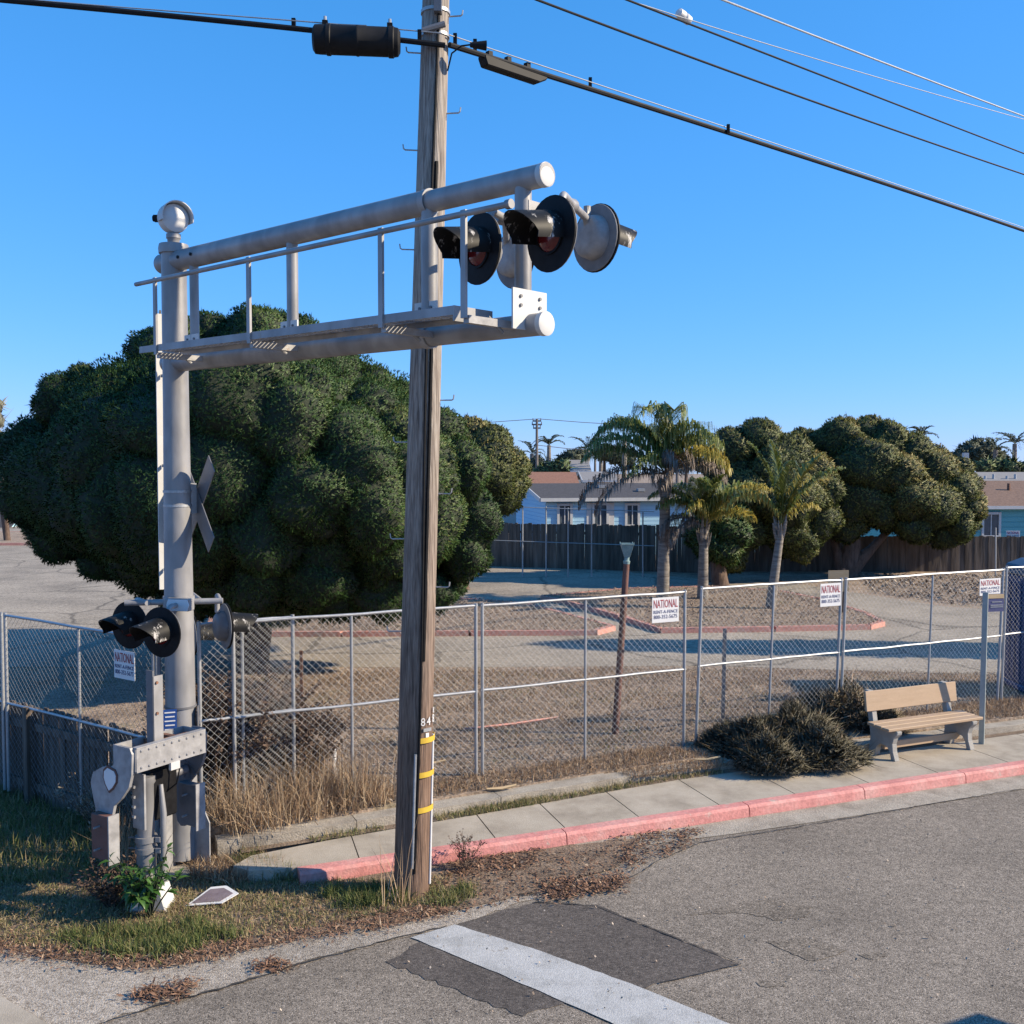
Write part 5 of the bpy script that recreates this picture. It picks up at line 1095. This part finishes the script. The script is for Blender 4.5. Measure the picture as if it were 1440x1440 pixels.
# ------------------------------------------------------------------ palms
def frond(parent, p, az, L, el, droop, matn, leaf=.55, nl=46, hang=.6, name='frond', wid=.017, twist=0.0):
    pts = [V3(p)]; e = R(el); seg = 16; h = V3((math.cos(R(az)), math.sin(R(az)), 0))
    for i in range(seg):
        d = h*math.cos(e)+UP*math.sin(e); pts.append(pts[-1]+d*(L/seg)); e -= R(droop)/seg*(.5+1.0*i/seg); e = max(e, R(-88))
    A = np.array(pts); V = []; Q = []
    side = np.array(h.cross(UP)); T = np.gradient(A, axis=0); T = nrm(T)
    nl = int(nl*1.7) if L > 1 and name == 'frond' and matn != 'leaf_far' else nl
    for i in range(nl):
        f = .12+.88*i/(nl-1); x = f*seg; k = min(int(x), seg-1); c = A[k]+(A[k+1]-A[k])*(x-k); t = T[k]
        ln = leaf*(math.sin(math.pi*(.12+.86*f))**.6)*random.uniform(.75, 1.2)
        for s_ in (-1, 1):
            d = side*s_*.7+t*.5+np.array([0, 0, .3])+rng.normal(0, .12, 3); d /= np.linalg.norm(d)
            m_ = c+d*ln*.5; tip = m_+(d*(1-hang)+np.array([0, 0, -hang])+rng.normal(0, .06, 3))*ln*.55
            wv = np.cross(d, np.array([0, 0, 1.0])); wv = wv/max(np.linalg.norm(wv), 1e-6)*wid*random.uniform(.8, 1.3); q = random.random()
            V += [c-wv*.6, c+wv*.6, m_+wv, m_-wv, tip]; Q += [q*.8, q*.8, q*.9, q*.9, min(1, q+.15)]
    V = np.array(V); n_ = len(V)//5; b = np.arange(n_)*5
    F_ = np.concatenate([np.stack([b, b+1, b+2], 1), np.stack([b, b+2, b+3], 1), np.stack([b+3, b+2, b+4], 1)])
    # rachis as a thin 3-sided strip
    rr = np.linspace(.022, .006, seg+1); ring = []
    for j in range(3):
        a = 2*math.pi*j/3; ring.append(A+(side*math.cos(a)+np.array([0, 0, 1])*math.sin(a))*rr[:, None])
    ring = np.stack(ring, 1).reshape(-1, 3); base = len(V); id_ = base+np.arange((seg+1)*3).reshape(-1, 3); R3 = []
    for j in range(3): R3 += [np.stack([id_[:-1, j], id_[:-1, (j+1) % 3], id_[1:, (j+1) % 3]], 1), np.stack([id_[:-1, j], id_[1:, (j+1) % 3], id_[1:, j]], 1)]
    return np_mesh(name, np.concatenate([V, ring]), np.concatenate([F_]+R3), M[matn], parent, np.concatenate([np.array(Q), np.full(len(ring), .8)]))
def palm(label, base, top, r, fronds, boot=.7, group='palms on the island', name='palm_tree'):
    root = thing(name, label, 'palm', base, group); b, t = V3(base), V3(top); L = (t-b).length; a = (t-b).normalized()
    prof = []; k = 26
    for i in range(k+1):
        f = i/k; rr = r*(1.18-.35*f)*(1+.035*(i % 2)); prof.append((L*f, rr))
    MB().lathe(b-a*.03, a, prof, 14).build('trunk', M['palm_bark'], root, True)
    m = MB()
    for i in range(14):
        an = random.uniform(0, 360); p = t-a*(boot*random.uniform(0, .8)); o = V3((math.cos(R(an)), math.sin(R(an)), 0)); m.path([p+o*r*.7, p+o*(r*1.2)+UP*.2, p+o*(r*1.6)+UP*.42], [.04, .03, .012], 5)
    m.build('leaf_bases', M['frond_dead'].copy() if False else M['palm_bark'], root)
    for f in fronds: frond(root, t+UP*.1, *f)
    return root
P1b = pz(932, 842, LOT+.1); Yp = P1b.y
GR, YE, DE = 'frond_green', 'frond_yellow', 'frond_dead'
palm('tallest palm with drooping green fronds and a hanging dead frond', P1b, pd(936, 672, Yp), .15,
     [(175, 2.7, 76, 135, GR, .95, 62, .85), (160, 2.7, 82, 135, GR, .95, 62, .85), (195, 2.7, 55, 110, GR, .95, 62, .85), (182, 2.5, 40, 85, GR, .9, 58, .8), (240, 3.0, 86, 130, GR, .95, 62, .85), (270, 3.1, 86, 140, GR, .95, 62, .88), (305, 2.5, 80, 140, GR, .95, 62, .88), (340, 2.1, 76, 140, GR, .9, 58, .88), (15, 2.0, 70, 140, GR, .9, 58, .88), (70, 2.6, 78, 130, GR, .9, 52, .85), (110, 2.6, 74, 130, GR, .9, 52, .85), (280, 1.9, 45, 120, DE, .75, 52, .85), (5, 2.1, 45, 120, YE, .8, 52, .88), (225, 1.9, 40, 110, GR, .8, 50, .85), (325, 2.1, 52, 125, YE, .8, 52, .88), (355, 1.8, 30, 100, DE, .8, 50, .88), (190, 2.9, 16, 100, DE, .6, 60, .92), (200, 2.6, 5, 90, DE, .5, 50, .92), (255, 1.5, 15, 80, DE, .6, 46, .9), (60, 1.6, 92, 15, GR, .3, 30, .2)])
P2b = pz(988, 842, LOT+.1)
palm('short bushy palm with yellowing fronds right of the tallest palm', P2b, pd(990, 745, P2b.y), .13,
     [(0, 2.2, 70, 110, GR, .75, 56, .8), (40, 2.2, 66, 105, GR, .7, 52, .8), (160, 2.0, 70, 120, GR, .7, 52, .8), (200, 1.7, 60, 110, GR, .7, 52, .8), (270, 2.0, 75, 105, GR, .75, 56, .8), (310, 2.0, 66, 110, GR, .75, 56, .8), (340, 2.3, 62, 95, YE, .75, 56, .8), (20, 2.4, 55, 100, YE, .7, 52, .8), (90, 2.1, 76, 100, GR, .7, 50, .8), (235, 1.7, 55, 110, YE, .7, 50, .8), (325, 1.6, 40, 90, YE, .65, 46, .75), (185, 1.6, 35, 140, DE, .5, 46, .9), (205, 1.5, 20, 130, DE, .5, 46, .9), (120, 2.1, 68, 100, GR, .7, 50, .8), (250, 1.9, 68, 60, GR, .6, 46, .5), (290, 1.8, 72, 50, GR, .6, 46, .5)])
P3b = pz(1083, 856, LOT+.1)
palm('slim palm with few upright yellow tinged fronds', P3b, pd(1098, 745, P3b.y), .11,
     [(182, 1.9, 72, 150, YE, .6, 52, .8), (168, 2.3, 84, 40, GR, .6, 56, .5), (200, 2.2, 92, 30, GR, .6, 56, .5), (20, 2.3, 72, 45, YE, .6, 56, .5), (350, 2.2, 66, 60, GR, .6, 52, .6), (30, 2.2, 60, 70, YE, .6, 52, .6), (270, 2.0, 80, 60, GR, .6, 52, .6), (90, 2.1, 82, 50, GR, .6, 46, .6), (8, 1.2, 55, 90, YE, .5, 40, .7)], boot=.35)
def far_palm(label, x, ytop, Y, n_=11, L=2.2):
    t = pd(x, ytop, Y); b = V3((t.x, t.y, LOT)); root = thing('distant_palm', label, 'palm', b, 'distant skyline palms')
    MB().tube(b, t, .28, .2, 8).build('trunk', M['palm_bark'], root, True)
    for i in range(n_): frond(root, t, 360*i/n_+random.uniform(-12, 12), L*random.uniform(.85, 1.1), random.uniform(20, 75), random.uniform(70, 120), 'leaf_far', .55, 18, .5, wid=.05)
far_palm('distant fan shaped palm right of the power pole', 772, 626, 110, 14, 2.0)
far_palm('distant palm on the skyline left of the tallest palm', 826, 632, 100, 12, 2.4)
far_palm('distant palm poking out left of the tallest palm crown', 878, 620, 95, 12, 2.2)
far_palm('distant lone palm at the right skyline', 1427, 624, 95, 12, 2.2)
far_palm('distant palm beside the dark broad tree', 1400, 632, 88, 9, 1.8)
far_palm('distant palm just behind the second round tree', 748, 638, 105, 10, 2.0)
far_palm('distant palm top above the wide olive tree', 1297, 612, 90, 9, 1.5)
far_palm('small distant palm in the gap behind the blue house', 845, 640, 115, 10, 2.0)
# distant power poles
def far_pole(label, x, y0, Y, arms):
    t = pd(x, y0, Y); b = V3((t.x, t.y, LOT)); root = thing('distant_power_pole', label, 'utility pole', b, 'distant power poles')
    MB().tube(b, t, .17, .11, 8).build('pole_shaft', M['far_pole'], root, True)
    for (y, w_) in arms: p = pd(x, y, Y); MB().box(p, (w_, .12, .14)).build('crossarm', M['far_pole'], root)
    for (y, w_) in arms:
        p = pd(x, y, Y)
        for sx in (-.45, .45): MB().tube(p+V3((w_*sx, 0, .06)), p+V3((w_*sx, 0, .26)), .05, .04, 6).build('insulator', M['far_pole'], root)
far_pole('distant power pole with two crossarms left of the palms', 755, 589, 95, ((592, .8), (597, .95), (602, .7)))
far_pole('distant power pole seen behind the tallest palm', 953, 594, 90, ((598, 1.0), (606, .8)))
far_pole('thin distant pole between the skyline palms', 837, 616, 120, ((620, .7),))
far_pole('distant small pole above the right roofs', 1317, 624, 85, ((627, .7),))
tag(MB().path([pd(x, y, 93) for x, y in ((660, 596), (700, 593), (757, 589), (820, 594), (890, 598), (953, 597))], .03, 5).build('distant_wire', M['far_pole']), 'faint distant wire between the far power poles', 'wire')
tag(MB().path([pd(x, y, 93) for x, y in ((756, 626), (800, 631), (860, 634), (950, 640))], .03, 5).build('distant_wire', M['far_pole']), 'faint lower distant wire left of the tallest palm', 'wire')

# ------------------------------------------------------------------ ground vegetation
def blades(name, pts, z, h, wd, matn, lean=.5, label=None, cat=None, q=(.4, .25), kind='stuff', bend=True, parent=None, pr=None):
    n_ = len(pts); P = np.column_stack([pts, np.full(n_, z) if np.isscalar(z) else z]); hh = h*rng.uniform(.4, 1.25, n_) if np.isscalar(h) else h*rng.uniform(.5, 1.2, n_)
    a = rng.uniform(0, 2*math.pi, n_); l = np.abs(rng.normal(0, lean, n_)); d = nrm(np.column_stack([np.cos(a)*l, np.sin(a)*l, np.ones(n_)]))
    s_ = nrm(np.cross(d, rv(n_)))*wd*rng.uniform(.6, 1.3, (n_, 1)); mid = P+d*(hh*.55)[:, None]; d2 = nrm(d+np.column_stack([np.cos(a)*l*.9, np.sin(a)*l*.9, -.15*l])); tip = mid+d2*(hh*.5)[:, None]
    V = np.stack([P-s_, P+s_, mid+s_*.7, mid-s_*.7, tip], 1).reshape(-1, 3); b = np.arange(n_)*5
    F_ = np.concatenate([np.stack([b, b+1, b+2], 1), np.stack([b, b+2, b+3], 1), np.stack([b+3, b+2, b+4], 1)])
    r_ = np.clip(rng.normal(q[0], q[1], n_), 0, 1) if pr is None else pr; o = np_mesh(name, V, F_, M[matn], parent, np.repeat(r_, 5))
    if parent is None: tag(o, label, cat, None, kind)
    return o
def flakes(name, pts, z, size, matn, label, cat, q=(.4, .25), aspect=.45, tilt=.35, lift=.015):
    n_ = len(pts); P = np.column_stack([pts, (np.full(n_, z) if np.isscalar(z) else z)+rng.uniform(0.002, lift, n_)]); a = rng.uniform(0, 2*math.pi, n_); L = size*rng.uniform(.4, 1.4, n_)
    u = np.column_stack([np.cos(a), np.sin(a), rng.normal(0, tilt, n_)])*L[:, None]; v = np.column_stack([-np.sin(a), np.cos(a), rng.normal(0, tilt, n_)])*(L*aspect)[:, None]
    P[:, 2] += .3*np.abs(u[:, 2])+.3*np.abs(v[:, 2])
    V = np.stack([P-u*.5, P-v*.5, P+u*.5, P+v*.5], 1).reshape(-1, 3); F_ = np.arange(n_*4).reshape(-1, 4)
    return tag(np_mesh(name, V, F_, M[matn], None, np.repeat(np.clip(rng.normal(q[0], q[1], n_), 0, 1), 4)), label, cat, None, 'stuff')
def poly_px(l, z=0): return [pz(x, y, z) for x, y in l]
def clump(pts, nc, spread):      # keep points near random clump centres
    c = pts[rng.choice(len(pts), nc)]; k = rng.integers(0, nc, len(pts)); return c[k]+rng.normal(0, spread, (len(pts), 2))
# verge grass
vg = poly_px([(-120, 1245), (140, 1225), (300, 1235), (560, 1240), (640, 1230), (600, 1275), (480, 1300), (340, 1325), (230, 1345), (110, 1340), (-120, 1322)])
p = scatter(vg, 26000); q = clump(scatter(vg, 22000), 420, .10); q = q[inpoly(q, vg)]
blades('verge_grass', np.vstack([p[:9000], q[:15000]]), .012, .055, .0035, 'grass', 1.0, 'patchy short green and dry grass round the mast', 'grass', (.68, .28))
gp_ = poly_px([(90, 1320), (260, 1300), (330, 1320), (230, 1350), (130, 1345)]); blades('grass_tuft', clump(scatter(gp_, 3500), 50, .06), .012, .11, .004, 'grass', .6, 'brighter green grass patch below the leafy weed', 'grass', (.25, .18))
gp_ = poly_px([(450, 1255), (585, 1252), (585, 1270), (470, 1280)]); blades('grass_tuft', clump(scatter(gp_, 1800), 26, .05), .012, .13, .004, 'grass', .6, 'green grass tufts at the foot of the pole', 'grass', (.22, .18))
gp_ = poly_px([(600, 1262), (700, 1235), (640, 1272), (600, 1275)]); blades('grass_tuft', clump(scatter(gp_, 900), 20, .05), .012, .09, .004, 'grass', .6, 'sparse green grass right of the pole foot', 'grass', (.4, .2))
lg = poly_px([(-150, 1100), (150, 1120), (170, 1240), (-150, 1250)]); blades('shaded_grass', scatter(lg, 9000), .012, .16, .005, 'grass', .7, 'rough shaded grass before the low board fence', 'grass', (.45, .3))
# strip grass between walk and edging
ps = np.concatenate([np.array([[S(s, tb(s)+t).x, S(s, tb(s)+t).y] for s, t in zip(rng.uniform(a, b, n_), rng.uniform(-.02, .2, n_))]) for a, b, n_ in ((.2, 1.0, 350), (1.6, 4.2, 2200), (2.0, 3.0, 1300), (4.2, 5.5, 500))])
blades('strip_grass', ps, .13, .07, .0035, 'grass', .7, 'green grass growing along the back of the sidewalk', 'grass', (.55, .3))
# litter
lit = poly_px([(600, 1240), (700, 1210), (960, 1178), (985, 1186), (900, 1220), (880, 1240), (820, 1262), (740, 1268), (640, 1290), (600, 1280)])
flakes('leaf_litter', np.vstack([scatter(lit, 1700), clump(scatter(poly_px([(760, 1242), (890, 1232), (860, 1252), (770, 1268)]), 2200), 60, .07), clump(scatter(poly_px([(620, 1215), (760, 1190), (750, 1215), (640, 1245)]), 1500), 60, .07), clump(scatter(poly_px([(860, 1180), (990, 1165), (960, 1200), (880, 1215)]), 1100), 30, .06)]), .006, .036, 'litter', 'brown fallen leaves gathered along the gutter', 'leaves', (.42, .24), lift=.025)
flakes('leaf_litter', np.vstack([clump(scatter(poly_px([(190, 1384), (270, 1380), (275, 1402), (200, 1406)]), 800), 14, .05), clump(scatter(poly_px([(345, 1358), (400, 1352), (405, 1366), (350, 1374)]), 350), 8, .05)]), .008, .05, 'litter', 'small heaps of brown leaves on the pale pavement', 'leaves', (.42, .2), aspect=.25, lift=.03)
vg2 = poly_px([(-100, 1318), (110, 1335), (210, 1348), (340, 1322), (480, 1298), (620, 1272), (640, 1290), (520, 1312), (420, 1325), (300, 1352), (200, 1370), (100, 1356), (-100, 1336)])
flakes('leaf_litter', np.vstack([scatter(vg2, 3600), clump(scatter(vg2, 2500), 60, .08), scatter(vg, 4500)]), .012, .045, 'litter', 'brown leaf litter along the edge of the verge', 'leaves', (.6, .25), aspect=.2, lift=.02)
flakes('gravel', scatter(poly_px([(-100, 1330), (300, 1340), (760, 1255), (1000, 1190), (1440, 1105), (1440, 1400), (500, 1440), (-100, 1440)]), 650), .006, .016, 'chaff', 'scattered chips and grit on the pavement and road', 'grit', (.6, .3), aspect=.8, tilt=.5)
# dry ground cover inside the lot near the fence
near = [S(-.5, tb(0)+.4), S(3, tb(3)+.4), S(6, tb(6)+.4), S(11, tb(11)+.4), pz(1440, 948, LOT), pz(1000, 940, LOT), pz(700, 942, LOT), pz(400, 945, LOT), pz(290, 950, LOT), CORN]
p = scatter(near, 52000); flakes('dry_ground_cover', p, LOT, .06, 'chaff', 'brown chips and dead grass covering the lot behind the fence', 'ground cover', (.45, .25), aspect=.16, tilt=.5, lift=.02)
p = clump(scatter(near, 22000), 900, .16); p = p[inpoly(p, near)]; blades('dry_grass', p, LOT, .09, .004, 'straw', .9, 'short dead grass behind the chain link fence', 'grass', (.3, .25))
p = clump(scatter(near, 3500), 60, .18); p = p[inpoly(p, near)]; blades('green_patches', p, LOT, .05, .004, 'grass', .9, 'thin green regrowth among the dead grass', 'grass', (.4, .25))
for isl, lab in ((islW, 'wood chips on the island behind the big tree'), (islE, 'wood chips on the palm island')):
    flakes('wood_chips', scatter(isl, 16000), LOT+.11, .065, 'chaff', lab, 'ground cover', (.45, .22), aspect=.3, tilt=.4, lift=.03)
berm = poly_px([(1230, 835), (1330, 850), (1440, 858), (1700, 866), (1700, 812), (1200, 808)], LOT); flakes('wood_chips', scatter(berm, 9000), LOT, .14, 'chaff', 'dry brown lawn right of the driveway bend', 'ground cover', (.45, .25), aspect=.3, tilt=.4, lift=.03)
# mown weeds before the fence foot
fr = [S(-.5, tb(0)+.42), S(2, tb(2)+.4), S(5.6, tb(5.6)+.38), S(5.2, tb(5)+.95), S(2, tb(2)+.95), S(-.6, tb(0)+.9)]
blades('dry_weeds', scatter(fr, 4600), LOT, .09, .004, 'straw', .9, 'trampled straw coloured weeds at the foot of the fence', 'weeds', (.35, .25))
fr2 = [S(4.2, tb(4)+.1), S(5.6, tb(5.6)+.02), S(5.6, tb(5.6)+.6), S(4, tb(4)+.6)]
blades('dry_weeds', scatter(fr2, 2600), .2, .1, .004, 'straw', 1.0, 'dry brown weeds spilling over the edging beside the bush', 'weeds', (.3, .25))
# tall dry weeds beside the mast
tw_ = [CORN+V3((.1, -.15, 0)), q325-NN*.75, on_line(520, p415, ed)-NN*.6, on_line(540, p415, ed)-NN*.1, q410+NN*.3, CORN+V3((.3, .5, 0))]
hgt = clump(scatter(tw_, 1500), 40, .12)
o = blades('tall_dry_weeds', hgt, LOT, .6, .0036, 'straw', .45, 'tall straw coloured dry weeds along the fence right of the mast', 'weeds', (.5, .28))
blades('tall_dry_weeds', scatter(tw_, 1800), LOT, .24, .005, 'straw', .6, 'shorter tangled dry weeds under the tall ones', 'weeds', (.45, .3))
tw2 = [pz(150, 1175, 0), pz(235, 1180, 0), pz(235, 1245, 0), pz(140, 1235, 0)]
blades('tall_dry_weeds', scatter(tw2, 420), .01, .5, .004, 'straw', .3, 'dry straw stalks between the counterweight and the pipe post', 'weeds', (.5, .25))
tw3 = [pz(255, 1180, 0), pz(330, 1180, 0), pz(400, 1232, 0), pz(330, 1250, 0), pz(270, 1240, 0)]
blades('dry_weeds', scatter(tw3, 3400), .012, .16, .004, 'straw', .8, 'dry straw and green weeds at the left end of the sidewalk', 'weeds', (.4, .3))
gw = poly_px([(330, 1205), (372, 1215), (420, 1238), (380, 1242), (340, 1228)]); blades('grass_tuft', clump(scatter(gw, 1300), 22, .05), .012, .15, .004, 'grass', .7, 'green weeds at the rounded end of the sidewalk', 'grass', (.3, .2))
def shrub(name, label, cat, base, n_, h, spread, matn_twig, matn_leaf=None, leafn=30, leaf=.03, lw=.01, r=.006, q=(.5, .25), leaf_from=.35, curve=.3, zs=1.0):
    """many arching stems, leaves strung along them"""
    root = thing(name, label, cat, base); m = MB(); pts_all = []
    for i in range(n_):
        a = random.uniform(0, 2*math.pi); o = V3((math.cos(a), math.sin(a), 0)); s_ = spread*random.uniform(.15, 1); hh = h*random.uniform(.5, 1)*zs; b = V3(base)+o*(s_*.15)
        P = [b+o*(s_*f)+UP*(hh*(f*(1.35-curve*f)))+V3((random.uniform(-.02, .02), random.uniform(-.02, .02), 0)) for f in (0, .25, .5, .75, 1)]
        m.path(P, [r, r*.9, r*.7, r*.5, r*.3], 4, False); pts_all.append(P)
        for k in range(2):
            j = random.choice((1, 2, 3)); d = V3((random.uniform(-1, 1), random.uniform(-1, 1), random.uniform(.2, 1))).normalized()*random.uniform(.1, .3)*h; P2 = [P[j], P[j]+d*.5, P[j]+d+UP*.02]; m.path(P2, [r*.6, r*.4, r*.25], 4, False); pts_all.append(P2)
    m.build('stems', M['bark'], root)
    if leafn:
        C = []
        for P in pts_all:
            for _ in range(leafn if len(P) == 5 else leafn//2):
                f = random.uniform(leaf_from, 1)*(len(P)-1); j = min(int(f), len(P)-2); C.append(P[j].lerp(P[j+1], f-j))
        C = np.array(C)+rng.normal(0, leaf*.4, (len(C), 3)); n2 = len(C); d = rv(n2); d[:, 2] = np.abs(d[:, 2])*.6; d = nrm(d); s2 = nrm(np.cross(d, rv(n2)))*lw; L_ = leaf*rng.uniform(.6, 1.3, (n2, 1))
        V = np.stack([C, C+d*L_*.5-s2, C+d*L_, C+d*L_*.5+s2], 1).reshape(-1, 3); np_mesh('leaves', V, np.arange(n2*4).reshape(-1, 4), M[matn_leaf], root, np.repeat(np.clip(rng.normal(q[0], q[1], n2), 0, 1), 4))
    return root
# brown thicket behind the fence right of the mast
tk = on_line(340, p415, ed)+NN*.75; tk.z = LOT
shrub('dry_thicket', 'dense brown dry thicket behind the fence beside the mast', 'shrub', tk, 240, 1.3, .95, None, 'twig', 80, .05, .013, .007, (.5, .28), .1, .35)
tk2 = on_line(420, p415, ed)+NN*.5; tk2.z = LOT
shrub('dry_thicket', 'lower straggly brown shrub right of the dense thicket', 'shrub', tk2, 120, .95, .7, None, 'twig', 60, .05, .01, .006, (.55, .28), .1, .35)
# dark spreading bush by the bench
def mound(label, px, Y, n_, matq, name='juniper_bush'):
    root = thing(name, label, 'bush', pz(px[0][0], px[0][2], .2)); C = []; Dd = []; Q = []
    for (x, y, yb, rx, rz, cnt) in px:
        b = pz(x, yb, .22); c = V3((b.x, b.y, .2))
        d = rv(cnt); d[:, 2] = np.abs(d[:, 2]); rad = rng.uniform(.55, 1.0, cnt)**.5
        lump = 1+.16*np.sin(d[:, 0]*6+x)*np.sin(d[:, 1]*5+y)+.1*np.sin(d[:, 2]*9+d[:, 0]*7)
        p = np.array(c)+d*np.array([rx, rx*.8, rz])*(rad*lump)[:, None]; C.append(p); Dd.append(nrm(d*np.array([1, 1, .5])+np.array([0, 0, .2]))); Q.append(rng.normal(matq, .2, cnt)+.2*(rad-.8))
    C = np.concatenate(C); Dd = np.concatenate(Dd); Q = np.concatenate(Q); k = 9; n2 = len(C)*k
    P = np.repeat(C, k, 0)+rng.normal(0, .02, (n2, 3)); d = nrm(np.repeat(Dd, k, 0)+rv(n2)*.75); s2 = nrm(np.cross(d, rv(n2)))*.0052*rng.uniform(.6, 1.3, (n2, 1)); L_ = rng.uniform(.03, .085, (n2, 1))*np.where(rng.random((n2, 1)) < .04, 3.2, 1)
    V = np.stack([P-s2, P+s2, P+d*L_], 1).reshape(-1, 3); np_mesh('foliage', V, np.arange(n2*3).reshape(-1, 3), M['juniper'], root, np.clip(np.repeat(np.repeat(Q, k)+rng.normal(0, .15, n2), 3), 0, 1), vn=np.repeat(nrm(np.repeat(Dd, k, 0)+rv(n2)*.6), 3, 0))
    m = MB()
    for i in range(130):
        j = random.randrange(len(C)); x, y, yb, rx, rz, cnt = random.choice(px); b = pz(x, yb, .2); m.path([b, b.lerp(V3(C[j]), .5)+UP*.05, V3(C[j])+(V3(C[j])-b)*random.uniform(.0, .25)], [.012, .007, .003], 4, False)
    m.build('branches', M['bark'], root)
mound('dark grey green spreading bush on the sidewalk left of the bench', [(1120, 0, 1052, .62, .52, 4200), (1060, 0, 1058, .5, .42, 2800), (1155, 0, 1068, .5, .40, 2400), (1085, 0, 1075, .42, .34, 1800), (1015, 0, 1052, .3, .26, 900)], 13, 0, .45)
mound('brownish sprawling bush behind the bench against the fence', [(1195, 0, 1018, .7, .56, 3400), (1160, 0, 1020, .5, .5, 1800), (1235, 0, 1028, .4, .36, 1100)], 15, 0, .78)
# leafy green weed at the foot of the gate post
wb = pz(212, 1290, .01); wd_ = thing('leafy_weed', 'bright green broad leaved weed below the gate mechanism', 'plant', wb)
m = MB(); C = []; Dv = []
for i in range(26):
    a = random.uniform(0, 2*math.pi); s_ = random.uniform(.1, .36); hh = random.uniform(.2, .62); o = V3((math.cos(a), math.sin(a)*.8, 0))
    P = [wb+o*(s_*f)+UP*(hh*f*(1.3-.3*f)) for f in (0, .33, .66, 1)]; m.path(P, [.008, .007, .005, .003], 5, False)
    for j in range(8):
        f = random.uniform(.35, 1)*3; k = min(int(f), 2); C.append(P[k].lerp(P[k+1], f-k)); d = (o*random.uniform(-.2, 1)+V3((random.uniform(-1, 1), random.uniform(-1, 1), random.uniform(-.5, .7)))).normalized(); Dv.append(d)
m.build('stems', M['leaf_core'], wd_)
protos = []
for q_ in (.1, .4, .65, .95):        # a pointed leaf folded along its midrib, tip hanging
    V = np.array([[0, 0, 0], [.35, -.24, .1], [.4, 0, 0], [.35, .24, .1], [.75, -.13, -.03], [.75, .13, -.03], [.74, 0, -.09], [1, 0, -.25]])
    o = np_mesh('leaf', V, [[0, 1, 2], [0, 2, 3], [1, 4, 6], [1, 6, 2], [2, 6, 5], [2, 5, 3], [4, 7, 6], [6, 7, 5]], M['leaf_bright'], None, np.full(8, q_)); COL.objects.unlink(o)
    o.data.transform(Matrix.Translation(W[o.name])); protos.append(o)
for c, d in zip(C, Dv):
    L_ = random.uniform(.07, .14); copy_at(random.choice(protos), c, wd_, V3(d).to_track_quat('X', 'Z').to_euler(), (L_, L_, L_))
sw = pz(150, 1180, .01); shrub('scrubby_weed', 'thin grey green weed left of the counterweight', 'plant', sw, 26, .75, .45, None, 'juniper', 26, .04, .007, .004, (.8, .2), .3, .3)
sw = pz(655, 1222, .01); shrub('scrubby_weed', 'small dry brown weed against the red kerb', 'plant', sw, 16, .34, .18, None, 'twig', 26, .02, .006, .003, (.7, .2), .3, .3)
sw = pz(160, 1275, .01); shrub('dry_thicket', 'brown twiggy weed in the shade left of the leafy weed', 'shrub', sw, 40, .42, .35, None, 'twig', 26, .04, .008, .004, (.4, .25), .2, .3)
sw = pz(575, 1258, .01)
blades('dry_weeds', np.array([[sw.x+random.uniform(-.25, .05), sw.y-.2+random.uniform(-.12, .1)] for _ in range(22)]), .01, .75, .004, 'straw', .2, 'few tall dry stalks before the pole foot', 'weeds', (.5, .2))
# rag of grass under the fence seen right of the bench
rr_ = [S(8.2, 1.55), S(14, 1.55), S(14, 2.4), S(8.2, 2.4)]
blades('dry_grass', scatter(rr_, 5000), LOT, .1, .004, 'straw', .9, 'dead grass under the fence behind the bench', 'grass', (.35, .25))

# unseen sign added past the right edge to throw the corner shadow
q = V3((7.35, 6.78, 0)); rs = thing('shadow_caster_sign', 'added warning sign, unseen beyond the right edge, casting the corner shadow on the road', 'sign', q)
MB().tube(q, q+UP*2.4, .03, .03, 8).build('post', M['galv'], rs, True)
MB().prism([(0, -.2), (.24, 0), (0, .2), (-.24, 0)], q+V3((-.04, 0, 2.2)), V3((.25, .97, 0)), UP, V3((.97, -.25, 0)), .006).build('sign_panel', M['yellow'], rs)
